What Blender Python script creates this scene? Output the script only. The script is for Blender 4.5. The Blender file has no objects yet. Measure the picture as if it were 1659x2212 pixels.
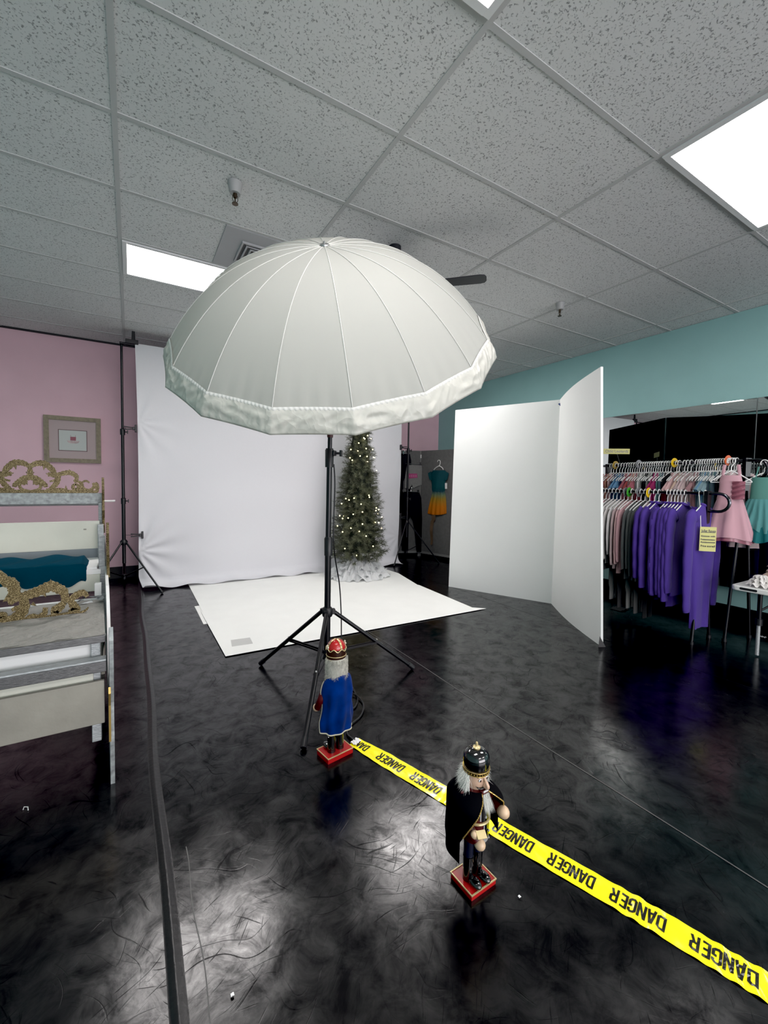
import bpy, math, random
from mathutils import Vector, Matrix
random.seed(7)
D = bpy.data
SC = bpy.context.scene
COL = SC.collection
PI = math.pi
V = Vector

# ------------------------------------------------------------------ camera model (measured from the ceiling grid)
FPX, CYP = 911.27, 1085.94
PITCH, YAW, ROLL = 0.0472, 0.5412, 0.0168
CAMZ = 1.316
_f = V((math.sin(YAW) * math.cos(PITCH), math.cos(YAW) * math.cos(PITCH), -math.sin(PITCH)))
_r0 = V((math.cos(YAW), -math.sin(YAW), 0))
_u0 = _r0.cross(_f)
_r = math.cos(ROLL) * _r0 + math.sin(ROLL) * _u0
_u = math.cos(ROLL) * _u0 - math.sin(ROLL) * _r0
CAM = V((0, 0, CAMZ))


def ray(x, y):
    return _f + (x - 829.5) / FPX * _r - (y - CYP) / FPX * _u


def at_z(x, y, z=0.0):
    d = ray(x, y); return CAM + d * ((z - CAMZ) / d.z)


def at_y(x, y, Y):
    d = ray(x, y); return CAM + d * (Y / d.y)


def at_x(x, y, X):
    d = ray(x, y); return CAM + d * (X / d.x)


# ------------------------------------------------------------------ materials
def mat(name, col, rough=0.6, metal=0.0, var=0.0, vscale=8.0, bump=0.0, bscale=60.0, spec=0.5, trans=0.0, emit=None, estr=0.0, stretch=None, sheen=0.0, coat=0.0):
    m = D.materials.new(name); m.use_nodes = True
    nt = m.node_tree; n = nt.nodes; L = nt.links
    b = n['Principled BSDF']
    c = (col[0], col[1], col[2], 1)
    b.inputs['Base Color'].default_value = c
    b.inputs['Roughness'].default_value = rough
    b.inputs['Metallic'].default_value = metal
    b.inputs['Specular IOR Level'].default_value = spec
    if sheen:
        b.inputs['Sheen Weight'].default_value = sheen
    if coat:
        b.inputs['Coat Weight'].default_value = coat
        b.inputs['Coat Roughness'].default_value = 0.08
    if emit:
        b.inputs['Emission Color'].default_value = (*emit, 1)
        b.inputs['Emission Strength'].default_value = estr
    tc = None
    if var or bump:
        tc = n.new('ShaderNodeTexCoord')
        src = tc.outputs['Object']
        if stretch:
            mp = n.new('ShaderNodeMapping'); mp.inputs['Scale'].default_value = stretch
            L.new(src, mp.inputs['Vector']); src = mp.outputs['Vector']
    if var:
        t = n.new('ShaderNodeTexNoise'); t.inputs['Scale'].default_value = vscale; t.inputs['Detail'].default_value = 5
        L.new(src, t.inputs['Vector'])
        r = n.new('ShaderNodeMapRange')
        r.inputs['From Min'].default_value = 0.3; r.inputs['From Max'].default_value = 0.7
        r.inputs['To Min'].default_value = 1 - var; r.inputs['To Max'].default_value = 1 + var
        L.new(t.outputs['Fac'], r.inputs['Value'])
        mx = n.new('ShaderNodeVectorMath'); mx.operation = 'SCALE'
        mx.inputs[0].default_value = col[:3]
        L.new(r.outputs['Result'], mx.inputs['Scale'])
        L.new(mx.outputs['Vector'], b.inputs['Base Color'])
    if bump:
        t2 = n.new('ShaderNodeTexNoise'); t2.inputs['Scale'].default_value = bscale; t2.inputs['Detail'].default_value = 4
        L.new(src, t2.inputs['Vector'])
        bp = n.new('ShaderNodeBump'); bp.inputs['Strength'].default_value = bump; bp.inputs['Distance'].default_value = 0.01
        L.new(t2.outputs['Fac'], bp.inputs['Height']); L.new(bp.outputs['Normal'], b.inputs['Normal'])
    if trans:
        out = n['Material Output']
        tr = n.new('ShaderNodeBsdfTranslucent'); tr.inputs['Color'].default_value = c
        ms = n.new('ShaderNodeMixShader'); ms.inputs['Fac'].default_value = trans
        L.new(b.outputs['BSDF'], ms.inputs[1]); L.new(tr.outputs['BSDF'], ms.inputs[2])
        L.new(ms.outputs['Shader'], out.inputs['Surface'])
    return m


def ceiling_mat():
    m = D.materials.new('ceiling_tile'); m.use_nodes = True
    nt = m.node_tree; n = nt.nodes; L = nt.links; b = n['Principled BSDF']
    b.inputs['Roughness'].default_value = 0.9; b.inputs['Specular IOR Level'].default_value = 0.1
    tc = n.new('ShaderNodeTexCoord')
    a = n.new('ShaderNodeTexNoise'); a.inputs['Scale'].default_value = 105; a.inputs['Detail'].default_value = 2.0; a.inputs['Distortion'].default_value = 0.6
    L.new(tc.outputs['Object'], a.inputs['Vector'])
    r = n.new('ShaderNodeValToRGB')
    r.color_ramp.elements[0].position = 0.32; r.color_ramp.elements[0].color = (0.30, 0.30, 0.30, 1)
    r.color_ramp.elements[1].position = 0.43; r.color_ramp.elements[1].color = (0.72, 0.72, 0.715, 1)
    L.new(a.outputs['Fac'], r.inputs['Fac'])
    L.new(r.outputs['Color'], b.inputs['Base Color'])
    bp = n.new('ShaderNodeBump'); bp.inputs['Strength'].default_value = 0.5; bp.inputs['Distance'].default_value = 0.004
    L.new(r.outputs['Color'], bp.inputs['Height']); L.new(bp.outputs['Normal'], b.inputs['Normal'])
    return m


def floor_mat(dark=1.0):
    m = D.materials.new('black_vinyl_floor'); m.use_nodes = True
    nt = m.node_tree; n = nt.nodes; L = nt.links; b = n['Principled BSDF']
    tc = n.new('ShaderNodeTexCoord')
    P = tc.outputs['Object']

    def noise(scale, detail=4, dist=0.0, rough=0.55):
        t = n.new('ShaderNodeTexNoise'); t.inputs['Scale'].default_value = scale; t.inputs['Detail'].default_value = detail
        t.inputs['Distortion'].default_value = dist; t.inputs['Roughness'].default_value = rough
        L.new(P, t.inputs['Vector']); return t

    def rng(src, a, bb, c, d):
        r = n.new('ShaderNodeMapRange'); r.inputs['From Min'].default_value = a; r.inputs['From Max'].default_value = bb
        r.inputs['To Min'].default_value = c; r.inputs['To Max'].default_value = d
        L.new(src, r.inputs['Value']); return r.outputs['Result']

    def math_(op, a, bb):
        q = n.new('ShaderNodeMath'); q.operation = op
        for i, x in enumerate((a, bb)):
            if isinstance(x, (int, float)): q.inputs[i].default_value = x
            else: L.new(x, q.inputs[i])
        return q.outputs[0]

    # thin scuff streaks: strongly stretched noise in three directions, thresholded to sparse lines
    def streak(scale, rot, st, lo, hi, warp=0.25):
        mp = n.new('ShaderNodeMapping'); mp.vector_type = 'TEXTURE'; mp.inputs['Rotation'].default_value = (0, 0, rot); mp.inputs['Scale'].default_value = (1.0 / st, 1, 1)
        w = noise(1.7, 2)
        va = n.new('ShaderNodeVectorMath'); va.operation = 'SCALE'; va.inputs['Scale'].default_value = warp
        L.new(w.outputs['Color'], va.inputs[0])
        vb = n.new('ShaderNodeVectorMath'); vb.operation = 'ADD'
        L.new(P, vb.inputs[0]); L.new(va.outputs['Vector'], vb.inputs[1]); L.new(vb.outputs['Vector'], mp.inputs['Vector'])
        t = n.new('ShaderNodeTexNoise'); t.inputs['Scale'].default_value = scale; t.inputs['Detail'].default_value = 2; t.inputs['Roughness'].default_value = 0.5
        L.new(mp.outputs['Vector'], t.inputs['Vector'])
        return rng(t.outputs['Fac'], lo, hi, 0.0, 1.0)
    sc = math_('MAXIMUM', streak(5, 0.5, 34, .66, .73, .6), math_('MAXIMUM', streak(6, -0.8, 30, .67, .74, .5), math_('MAXIMUM', streak(4.2, 1.5, 36, .65, .72, .8), streak(8, 2.3, 26, .67, .74, .3))))
    blot = noise(5.5, 7, 0.8, 0.68)
    big = noise(1.1, 3)
    rg = math_('ADD', rng(blot.outputs['Fac'], 0.25, 0.8, RLO, RHI), math_('MULTIPLY', sc, 0.06))
    rg = math_('ADD', rg, rng(big.outputs['Fac'], 0.3, 0.7, -0.03, 0.04))
    L.new(rg, b.inputs['Roughness'])
    # grey dust haze
    hz = math_('MULTIPLY', rng(blot.outputs['Fac'], 0.35, 0.8, 0.0, 1.0), rng(big.outputs['Fac'], 0.35, 0.65, 0.3, 1.0))
    mix = n.new('ShaderNodeMix'); mix.data_type = 'RGBA'
    mix.inputs[6].default_value = (0.0024 * dark, 0.0025 * dark, 0.0028 * dark, 1); mix.inputs[7].default_value = (0.0060 * dark, 0.0060 * dark, 0.0062 * dark, 1)
    L.new(hz, mix.inputs[0])
    L.new(mix.outputs[2], b.inputs['Base Color'])
    mot = noise(9, 6, 0.6, 0.7)
    L.new(math_('MULTIPLY', rng(mot.outputs['Fac'], 0.36, 0.62, 0.17, 0.78), rng(sc, 0, 1, 1.0, 0.3)), b.inputs['Specular IOR Level'])
    fine = noise(30, 6, 0.4, 0.6)
    h = math_('ADD', math_('MULTIPLY', fine.outputs['Fac'], 0.10), math_('ADD', math_('MULTIPLY', blot.outputs['Fac'], 0.14), math_('MULTIPLY', sc, -0.05)))
    bp = n.new('ShaderNodeBump'); bp.inputs['Strength'].default_value = FBUMP; bp.inputs['Distance'].default_value = 0.02
    L.new(h, bp.inputs['Height']); L.new(bp.outputs['Normal'], b.inputs['Normal'])
    return m


RLO, RHI, FBUMP = 0.12, 0.30, 0.08
def glitter_mat():
    m = D.materials.new('gold_glitter'); m.use_nodes = True
    nt = m.node_tree; n = nt.nodes; L = nt.links; b = n['Principled BSDF']
    tc = n.new('ShaderNodeTexCoord')
    vo = n.new('ShaderNodeTexVoronoi'); vo.inputs['Scale'].default_value = 620
    L.new(tc.outputs['Object'], vo.inputs['Vector'])
    r = n.new('ShaderNodeValToRGB')
    r.color_ramp.elements[0].position = 0.25; r.color_ramp.elements[0].color = (0.065, 0.045, 0.016, 1)
    r.color_ramp.elements[1].position = 0.93; r.color_ramp.elements[1].color = (0.58, 0.47, 0.26, 1)
    e = r.color_ramp.elements.new(0.7); e.color = (0.15, 0.108, 0.038, 1)
    sx = n.new('ShaderNodeSeparateColor'); L.new(vo.outputs['Color'], sx.inputs['Color'])
    L.new(sx.outputs[0], r.inputs['Fac']); L.new(r.outputs['Color'], b.inputs['Base Color'])
    b.inputs['Metallic'].default_value = 0.45; b.inputs['Roughness'].default_value = 0.4
    bp = n.new('ShaderNodeBump'); bp.inputs['Strength'].default_value = 0.8; bp.inputs['Distance'].default_value = 0.004
    L.new(sx.outputs[1], bp.inputs['Height']); L.new(bp.outputs['Normal'], b.inputs['Normal'])
    return m


def ombre_mat(z0, z1):
    m = D.materials.new('ombre_cotton'); m.use_nodes = True
    nt = m.node_tree; n = nt.nodes; L = nt.links; b = n['Principled BSDF']
    tc = n.new('ShaderNodeTexCoord'); sp = n.new('ShaderNodeSeparateXYZ'); L.new(tc.outputs['Object'], sp.inputs[0])
    ns = n.new('ShaderNodeTexNoise'); ns.inputs['Scale'].default_value = 25; L.new(tc.outputs['Object'], ns.inputs['Vector'])
    ad = n.new('ShaderNodeMath'); ad.operation = 'MULTIPLY_ADD'; ad.inputs[1].default_value = 0.05
    L.new(ns.outputs['Fac'], ad.inputs[0]); L.new(sp.outputs['Z'], ad.inputs[2])
    mr = n.new('ShaderNodeMapRange'); mr.inputs['From Min'].default_value = z0 + 0.025; mr.inputs['From Max'].default_value = z1 + 0.025
    L.new(ad.outputs[0], mr.inputs['Value'])
    r = n.new('ShaderNodeValToRGB')
    els = r.color_ramp.elements
    els[0].position = 0.0; els[0].color = (0.50, 0.15, 0.008, 1)
    els[1].position = 1.0; els[1].color = (0.006, 0.055, 0.07, 1)
    e = els.new(0.18); e.color = (0.50, 0.17, 0.01, 1)
    e = els.new(0.36); e.color = (0.30, 0.20, 0.025, 1)
    e = els.new(0.45); e.color = (0.14, 0.19, 0.11, 1)
    e = els.new(0.52); e.color = (0.02, 0.075, 0.10, 1)
    e = els.new(0.58); e.color = (0.006, 0.065, 0.075, 1)
    L.new(mr.outputs[0], r.inputs['Fac']); L.new(r.outputs['Color'], b.inputs['Base Color'])
    b.inputs['Roughness'].default_value = 0.85
    return m


def crumple_mat():
    m = D.materials.new('crinkled_white_nylon'); m.use_nodes = True
    nt = m.node_tree; n = nt.nodes; L = nt.links; b = n['Principled BSDF']; out = n['Material Output']
    b.inputs['Base Color'].default_value = (0.60, 0.595, 0.54, 1); b.inputs['Roughness'].default_value = 0.42; b.inputs['Specular IOR Level'].default_value = 0.4
    tc = n.new('ShaderNodeTexCoord'); h = None
    for sc_, w_ in ((7.5, 1.0), (17, .4)):
        w = n.new('ShaderNodeTexNoise'); w.inputs['Scale'].default_value = sc_ * .8; L.new(tc.outputs['Object'], w.inputs['Vector'])
        a = n.new('ShaderNodeVectorMath'); a.operation = 'MULTIPLY_ADD'; a.inputs[1].default_value = (.12, .12, .12); L.new(w.outputs['Color'], a.inputs[0]); L.new(tc.outputs['Object'], a.inputs[2])
        v = n.new('ShaderNodeTexVoronoi'); v.inputs['Scale'].default_value = sc_; L.new(a.outputs[0], v.inputs['Vector'])
        q = n.new('ShaderNodeMath'); q.operation = 'MULTIPLY'; q.inputs[1].default_value = w_; L.new(v.outputs['Distance'], q.inputs[0])
        if h is None: h = q
        else:
            s = n.new('ShaderNodeMath'); s.operation = 'ADD'; L.new(h.outputs[0], s.inputs[0]); L.new(q.outputs[0], s.inputs[1]); h = s
    bp = n.new('ShaderNodeBump'); bp.inputs['Strength'].default_value = 0.38; bp.inputs['Distance'].default_value = 0.03
    L.new(h.outputs[0], bp.inputs['Height']); L.new(bp.outputs['Normal'], b.inputs['Normal'])
    tr = n.new('ShaderNodeBsdfTranslucent'); tr.inputs['Color'].default_value = (.6, .6, .55, 1)
    ms = n.new('ShaderNodeMixShader'); ms.inputs['Fac'].default_value = .18
    L.new(b.outputs['BSDF'], ms.inputs[1]); L.new(tr.outputs['BSDF'], ms.inputs[2]); L.new(ms.outputs['Shader'], out.inputs['Surface'])
    return m


MT = dict(
    pink=mat('pink_wall_paint', (0.74, 0.50, 0.565), 0.8, spec=0.2, var=0.03, vscale=3, bump=0.08, bscale=200),
    teal=mat('teal_wall_paint', (0.31, 0.52, 0.51), 0.8, spec=0.2, var=0.03, vscale=3, bump=0.08, bscale=200),
    ceil=ceiling_mat(), tbar=mat('white_ceiling_bar', (0.53, 0.53, 0.525), 0.9, spec=0.05),
    floor=floor_mat(), seam=mat('floor_seam_tape', (0.006, 0.006, 0.0065), 0.36, bump=0.15, bscale=60),
    seamhi=mat('worn_seam_edge', (0.07, 0.07, 0.068), 0.45),
    blacktrim=mat('black_baseboard', (0.006, 0.006, 0.006), 0.55),
    blackmetal=mat('black_metal', (0.008, 0.008, 0.009), 0.32, metal=0.2),
    blackplastic=mat('black_plastic', (0.010, 0.010, 0.011), 0.42),
    chrome=mat('chrome', (0.55, 0.55, 0.56), 0.12, metal=1.0),
    darkchrome=mat('dark_chrome', (0.10, 0.10, 0.11), 0.16, metal=1.0),
    silver=mat('dull_silver_metal', (0.42, 0.42, 0.42), 0.35, metal=0.9),
    canopy=mat('white_umbrella_nylon', (0.63, 0.635, 0.60), 0.9, spec=0.05, trans=0.47, bump=0.04, bscale=30),
    cover=crumple_mat(),
    piping=mat('white_seam_thread', (0.60, 0.60, 0.57), 0.7, spec=0.1),
    backdrop=mat('white_backdrop_muslin', (0.68, 0.68, 0.71), 0.85, trans=0.06, bump=0.12, bscale=14),
    paper=mat('white_floor_board', (0.84, 0.845, 0.82), 0.55, var=0.02, vscale=4),
    foamwhite=mat('white_foam_board', (0.75, 0.765, 0.75), 0.6, var=0.015, vscale=2),
    foamblack=mat('black_foam_board', (0.003, 0.003, 0.0035), 0.9, spec=0.1),
    bluetape=mat('blue_masking_tape', (0.02, 0.045, 0.16), 0.6),
    mirror=mat('mirror_glass', (0.80, 0.83, 0.82), 0.0, metal=1.0),
    mirrorgap=mat('mirror_edge', (0.25, 0.27, 0.27), 0.3, metal=0.6),
    diffuser=mat('lit_acrylic_panel', (0.9, 0.9, 0.9), 0.4, emit=(1.0, 0.955, 0.94), estr=21.5), diffuser_soft=mat('lit_acrylic_panel_dimmer', (0.9, 0.9, 0.9), 0.4, emit=(1.0, 0.955, 0.94), estr=15.5),
    lframe=mat('white_light_frame', (0.75, 0.75, 0.75), 0.4),
    vent=mat('grey_vent_metal', (0.40, 0.40, 0.41), 0.5),
    ventdark=mat('dark_vent_slot', (0.12, 0.12, 0.12), 0.7),
    sprink=mat('white_escutcheon', (0.36, 0.36, 0.36), 0.5), brass=mat('dark_brass', (0.08, 0.06, 0.04), 0.35, metal=0.8),
    fan=mat('black_fan_blade', (0.012, 0.013, 0.017), 0.5),
    divider=mat('grey_felt_panel', (0.125, 0.125, 0.122), 0.95, var=0.10, vscale=22, bump=0.2, bscale=120),
    divframe=mat('grey_panel_frame', (0.21, 0.21, 0.205), 0.5),
    white=mat('white_paint', (0.78, 0.78, 0.77), 0.5), whiteplastic=mat('white_plastic', (0.72, 0.72, 0.71), 0.35),
    cream=mat('cream_board', (0.62, 0.62, 0.54), 0.6, var=0.04, vscale=6, bump=0.05, bscale=50),
    sgrey=mat('grey_painted_board', (0.29, 0.275, 0.235), 0.6, var=0.2, vscale=3.5, bump=0.15, bscale=20),
    papier=mat('grey_crinkled_paper', (0.26, 0.25, 0.23), 0.7, var=0.07, vscale=10, bump=0.9, bscale=34),
    ssilver=mat('brushed_silver_paint', (0.36, 0.38, 0.385), 0.35, metal=0.35, var=0.25, vscale=30, bump=0.3, bscale=70, stretch=(1, 6, 6)),
    sdark=mat('dark_silver_paint', (0.12, 0.12, 0.12), 0.32, metal=0.5, var=0.35, vscale=40, bump=0.2, bscale=90, stretch=(1, 9, 9)),
    speckle=mat('speckled_silver', (0.30, 0.32, 0.32), 0.5, metal=0.2, var=0.35, vscale=40),
    glitter=glitter_mat(), gold=mat('gold_paint', (0.55, 0.38, 0.12), 0.3, metal=0.7), goldpale=mat('pale_gold_paint', (0.62, 0.50, 0.26), 0.35, metal=0.4),
    bluegrey=mat('blue_grey_board', (0.19, 0.215, 0.235), 0.6, var=0.1, vscale=5),
    tealcloth=mat('teal_fabric', (0.004, 0.042, 0.068), 0.9, bump=0.2, bscale=30, spec=0.1),
    frame=mat('weathered_wood_frame', (0.26, 0.22, 0.155), 0.6, var=0.18, vscale=30, bump=0.3, bscale=80, stretch=(1, 1, 1)),
    mat_board=mat('pink_mat_board', (0.46, 0.37, 0.37), 0.8), print_=mat('pale_print_paper', (0.52, 0.55, 0.53), 0.7),
    printdark=mat('brown_bevel_line', (0.16, 0.10, 0.10), 0.6), tutu1=mat('printed_rose', (0.32, 0.12, 0.15), 0.8), tutu2=mat('printed_blush', (0.50, 0.40, 0.40), 0.8, var=0.2, vscale=40),
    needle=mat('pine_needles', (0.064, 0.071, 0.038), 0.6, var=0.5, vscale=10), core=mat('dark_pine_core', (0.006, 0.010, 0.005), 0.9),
    bark=mat('brown_trunk', (0.05, 0.03, 0.02), 0.8),
    bulb=mat('warm_fairy_bulb', (0.9, 0.8, 0.5), 0.3, emit=(1.0, 0.80, 0.42), estr=16.0),
    tulle=mat('white_tulle', (0.72, 0.73, 0.735), 0.8, trans=0.35, bump=0.2, bscale=30),
    tape=mat('yellow_barricade_tape', (0.98, 0.88, 0.01), 0.2, bump=0.12, bscale=22, coat=0.6), ink=mat('black_ink', (0.012, 0.011, 0.008), 0.22),
    tapewhite=mat('white_tape_end', (0.8, 0.8, 0.8), 0.4),
    redpaint=mat('red_gloss_paint', (0.40, 0.012, 0.012), 0.28, coat=0.3), darkred=mat('dark_red_paint', (0.07, 0.006, 0.006), 0.4),
    blackgloss=mat('black_gloss_paint', (0.004, 0.004, 0.004), 0.10, coat=1.0), navy=mat('navy_paint', (0.006, 0.008, 0.02), 0.35),
    skin=mat('pale_wood_paint', (0.62, 0.44, 0.29), 0.35), facep=mat('nutcracker_face_paint', (0.60, 0.40, 0.29), 0.4, var=0.08, vscale=30), brown=mat('brown_band_paint', (0.030, 0.010, 0.006), 0.3),
    bluefelt=mat('royal_blue_velvet', (0.003, 0.021, 0.125), 0.95, spec=0.05, sheen=0.08, var=0.35, vscale=14), blackfelt=mat('black_felt', (0.004, 0.004, 0.0045), 0.95, spec=0.08),
    fur=mat('white_fur', (0.70, 0.70, 0.66), 0.8), furgrey=mat('grey_white_fur', (0.45, 0.44, 0.39), 0.9, var=0.2, vscale=40),
    offwhite=mat('off_white_trim', (0.55, 0.52, 0.40), 0.6), greyp=mat('grey_coat_paint', (0.30, 0.30, 0.30), 0.4),
    purple=mat('purple_fleece', (0.040, 0.018, 0.185), 0.95, bump=0.2, bscale=60, sheen=0.15), yellow=mat('yellow_disc', (0.72, 0.48, 0.01), 0.4), green=mat('green_disc', (0.05, 0.33, 0.03), 0.4),
    orange=mat('orange_disc', (0.55, 0.10, 0.02), 0.4), greydisc=mat('grey_disc', (0.17, 0.18, 0.19), 0.4), amber=mat('amber_disc', (0.36, 0.24, 0.03), 0.4),
    signy=mat('yellow_card', (0.55, 0.53, 0.20), 0.6), string=mat('white_string', (0.7, 0.7, 0.68), 0.8),
    pants=mat('black_trousers', (0.005, 0.005, 0.006), 0.95), shorts=mat('heather_grey_jersey', (0.20, 0.20, 0.195), 0.95, var=0.08, vscale=40), hotpink=mat('hot_pink_print', (0.36, 0.055, 0.17), 0.8), pinklet=mat('pale_pink_print', (0.45, 0.16, 0.27), 0.8),
    tan=mat('tan_sash', (0.13, 0.085, 0.05), 0.8), dresspink=mat('pink_satin', (0.46, 0.26, 0.30), 0.7, sheen=0.2), dressrose=mat('rose_satin', (0.25, 0.09, 0.12), 0.35),
    tutu=mat('teal_tulle', (0.10, 0.30, 0.30), 0.85, trans=0.3), tutudeep=mat('deep_teal_tulle', (0.006, 0.13, 0.14), 0.85, trans=0.2), tealbod=mat('green_teal_bodice', (0.07, 0.20, 0.17), 0.8),
    table=mat('white_plastic_tabletop', (0.64, 0.65, 0.63), 0.4), ruffleW=mat('white_ruffle', (0.72, 0.70, 0.67), 0.8, trans=0.2), ruffleB=mat('beige_ruffle', (0.42, 0.32, 0.27), 0.8, trans=0.2), ruffleD=mat('brown_ruffle', (0.08, 0.035, 0.03), 0.8),
    redgift=mat('red_fabric', (0.10, 0.006, 0.012), 0.6), cable=mat('black_cable', (0.006, 0.006, 0.007), 0.5),
    redcollar=mat('dark_red_collar', (0.06, 0.012, 0.012), 0.5), tapegrey=mat('clear_grey_tape', (0.52, 0.52, 0.50), 0.3),
    addedwinframe=mat('dark_added_window_frame', (0.03, 0.03, 0.03), 0.5),
)
_fab = {}


def fabric(c):
    k = tuple(c)
    if k not in _fab:
        _fab[k] = mat('garment_fabric', c, 0.9, bump=0.15, bscale=50, sheen=0.1)
    return _fab[k]


# ------------------------------------------------------------------ mesh builder
class MB:
    def __init__(s):
        s.v = []; s.f = []

    def add(s, vs, fs):
        o = len(s.v); s.v += [tuple(p) for p in vs]; s.f += [tuple(i + o for i in f) for f in fs]; return s

    def box(s, c, d, rot=None, taper=1.0):
        vs = []
        for z in (-.5, .5):
            k = taper if z > 0 else 1.0
            for x, y in ((-.5, -.5), (.5, -.5), (.5, .5), (-.5, .5)):
                p = V((x * d[0] * k, y * d[1] * k, z * d[2]))
                if rot is not None:
                    p = (rot if not isinstance(rot, (int, float)) else Matrix.Rotation(rot, 3, 'Z')) @ p
                vs.append(p + V(c))
        return s.add(vs, [(0, 3, 2, 1), (4, 5, 6, 7), (0, 1, 5, 4), (1, 2, 6, 5), (2, 3, 7, 6), (3, 0, 4, 7)])

    def bar(s, a, b, w, h, up=(0, 0, 1)):
        a = V(a); b = V(b); t = (b - a).normalized(); up = V(up)
        if abs(t.dot(up)) > 0.98: up = V((0, 1, 0))
        x = t.cross(up).normalized(); y = x.cross(t)
        vs = [p + x * i * w / 2 + y * j * h / 2 for p in (a, b) for i, j in ((-1, -1), (1, -1), (1, 1), (-1, 1))]
        return s.add(vs, [(0, 1, 2, 3), (7, 6, 5, 4), (0, 4, 5, 1), (1, 5, 6, 2), (2, 6, 7, 3), (3, 7, 4, 0)])

    def tube(s, pts, r, n=8, closed=False, flat=None):
        pts = [V(p) for p in pts]; m = len(pts)
        rs = r if isinstance(r, (list, tuple)) else [r] * m
        T = []
        for i in range(m):
            a = pts[(i - 1) % m] if closed or i > 0 else pts[0]; b = pts[(i + 1) % m] if closed or i < m - 1 else pts[-1]
            d = b - a; T.append(d.normalized() if d.length > 1e-9 else V((0, 0, 1)))
        up = V((0, 0, 1)) if abs(T[0].z) < 0.9 else V((1, 0, 0))
        x = T[0].cross(up).normalized(); vs = []
        for i in range(m):
            x = (x - T[i] * x.dot(T[i])); x = x.normalized() if x.length > 1e-6 else T[i].orthogonal().normalized()
            y = T[i].cross(x)
            for k in range(n):
                a = 2 * PI * k / n
                vs.append(pts[i] + (x * math.cos(a) + y * math.sin(a)) * rs[i])
        fs = []
        for i in range(m if closed else m - 1):
            j = (i + 1) % m
            for k in range(n):
                l = (k + 1) % n; fs.append((i * n + k, i * n + l, j * n + l, j * n + k))
        if not closed:
            fs.append(tuple(range(n - 1, -1, -1))); fs.append(tuple((m - 1) * n + k for k in range(n)))
        return s.add(vs, fs)

    def lathe(s, prof, n=24, c=(0, 0, 0), M=None, a0=0.0, a1=2 * PI, sx=1.0, sy=1.0):
        full = abs(a1 - a0 - 2 * PI) < 1e-6; N = n if full else n + 1
        vs = []
        for r, z in prof:
            for k in range(N):
                a = a0 + (a1 - a0) * k / n
                p = V((r * math.cos(a) * sx, r * math.sin(a) * sy, z))
                if M is not None: p = M @ p
                vs.append(p + V(c))
        fs = []
        for i in range(len(prof) - 1):
            for k in range(n):
                l = (k + 1) % N; fs.append((i * N + k, i * N + l, (i + 1) * N + l, (i + 1) * N + k))
        return s.add(vs, fs)

    def ball(s, c, r, sc=(1, 1, 1), n=16, m=10, M=None):
        prof = [(max(1e-5, r * math.sin(PI * i / m)), -r * math.cos(PI * i / m)) for i in range(m + 1)]
        S = Matrix.Diagonal(sc).to_3x3()
        return s.lathe(prof, n, c, (M @ S) if M is not None else S)

    def grid(s, nu, nv, fn, wrapu=False):
        vs = [fn(i / nu, j / nv) for j in range(nv + 1) for i in range(nu if wrapu else nu + 1)]
        w = nu if wrapu else nu + 1; fs = []
        for j in range(nv):
            for i in range(nu):
                k = (i + 1) % w if wrapu else i + 1
                fs.append((j * w + i, j * w + k, (j + 1) * w + k, (j + 1) * w + i))
        return s.add(vs, fs)

    def prism(s, poly, fn, t0, t1):
        n = len(poly); vs = [fn(p[0], p[1], t0) for p in poly] + [fn(p[0], p[1], t1) for p in poly]
        fs = [tuple(range(n - 1, -1, -1)), tuple(range(n, 2 * n))] + [(i, (i + 1) % n, n + (i + 1) % n, n + i) for i in range(n)]
        return s.add(vs, fs)

    def ribbon(s, path, ws, fn, t0, t1):
        """flat stroke of varying width, cut out of a board of thickness t0..t1"""
        P = [V((p[0], p[1])) for p in path]; m = len(P)
        if isinstance(ws, (int, float)): ws = [ws] * m
        vs = []
        for i in range(m):
            d = (P[min(i + 1, m - 1)] - P[max(i - 1, 0)]); d = d.normalized() if d.length > 1e-9 else V((1, 0))
            nrm = V((-d.y, d.x)) * ws[i] / 2
            for q in (P[i] + nrm, P[i] - nrm):
                vs.append(fn(q.x, q.y, t0)); vs.append(fn(q.x, q.y, t1))
        fs = []
        for i in range(m - 1):
            a = 4 * i; b = a + 4
            fs += [(a, b, b + 2, a + 2), (a + 1, a + 3, b + 3, b + 1), (a, a + 1, b + 1, b), (a + 2, b + 2, b + 3, a + 3)]
        fs += [(0, 2, 3, 1), (4 * m - 4, 4 * m - 3, 4 * m - 1, 4 * m - 2)]
        return s.add(vs, fs)

    def strand(s, p, d, ln, w, droop=0.0):
        p = V(p); d = V(d).normalized(); sd = d.cross(V((random.uniform(-1, 1), random.uniform(-1, 1), random.uniform(-1, 1))))
        sd = sd.normalized() * w if sd.length > 1e-6 else V((w, 0, 0))
        mid = p + d * ln * .55 + V((0, 0, -droop * .35)); tip = p + d * ln + V((0, 0, -droop))
        return s.add([p - sd, p + sd, mid + sd * .7, mid - sd * .7, tip], [(0, 1, 2, 3), (3, 2, 4)])

    def build(s, name, m, parent=None, smooth=True, bevel=0.0, subd=0, world=True, ang=0.7):
        me = D.meshes.new(name); me.from_pydata(s.v, [], s.f); me.update()
        if smooth:
            me.polygons.foreach_set('use_smooth', [True] * len(me.polygons))
            try: me.set_sharp_from_angle(angle=ang)
            except Exception: pass
        if isinstance(m, str): m = MT[m]
        me.materials.append(m)
        o = D.objects.new(name, me); COL.objects.link(o)
        if parent is not None: attach(o, parent, world)
        if bevel:
            b = o.modifiers.new('b', 'BEVEL'); b.width = bevel; b.segments = 2; b.limit_method = 'ANGLE'
        if subd:
            q = o.modifiers.new('s', 'SUBSURF'); q.levels = subd; q.render_levels = subd
        return o


LOC = {}


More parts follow.
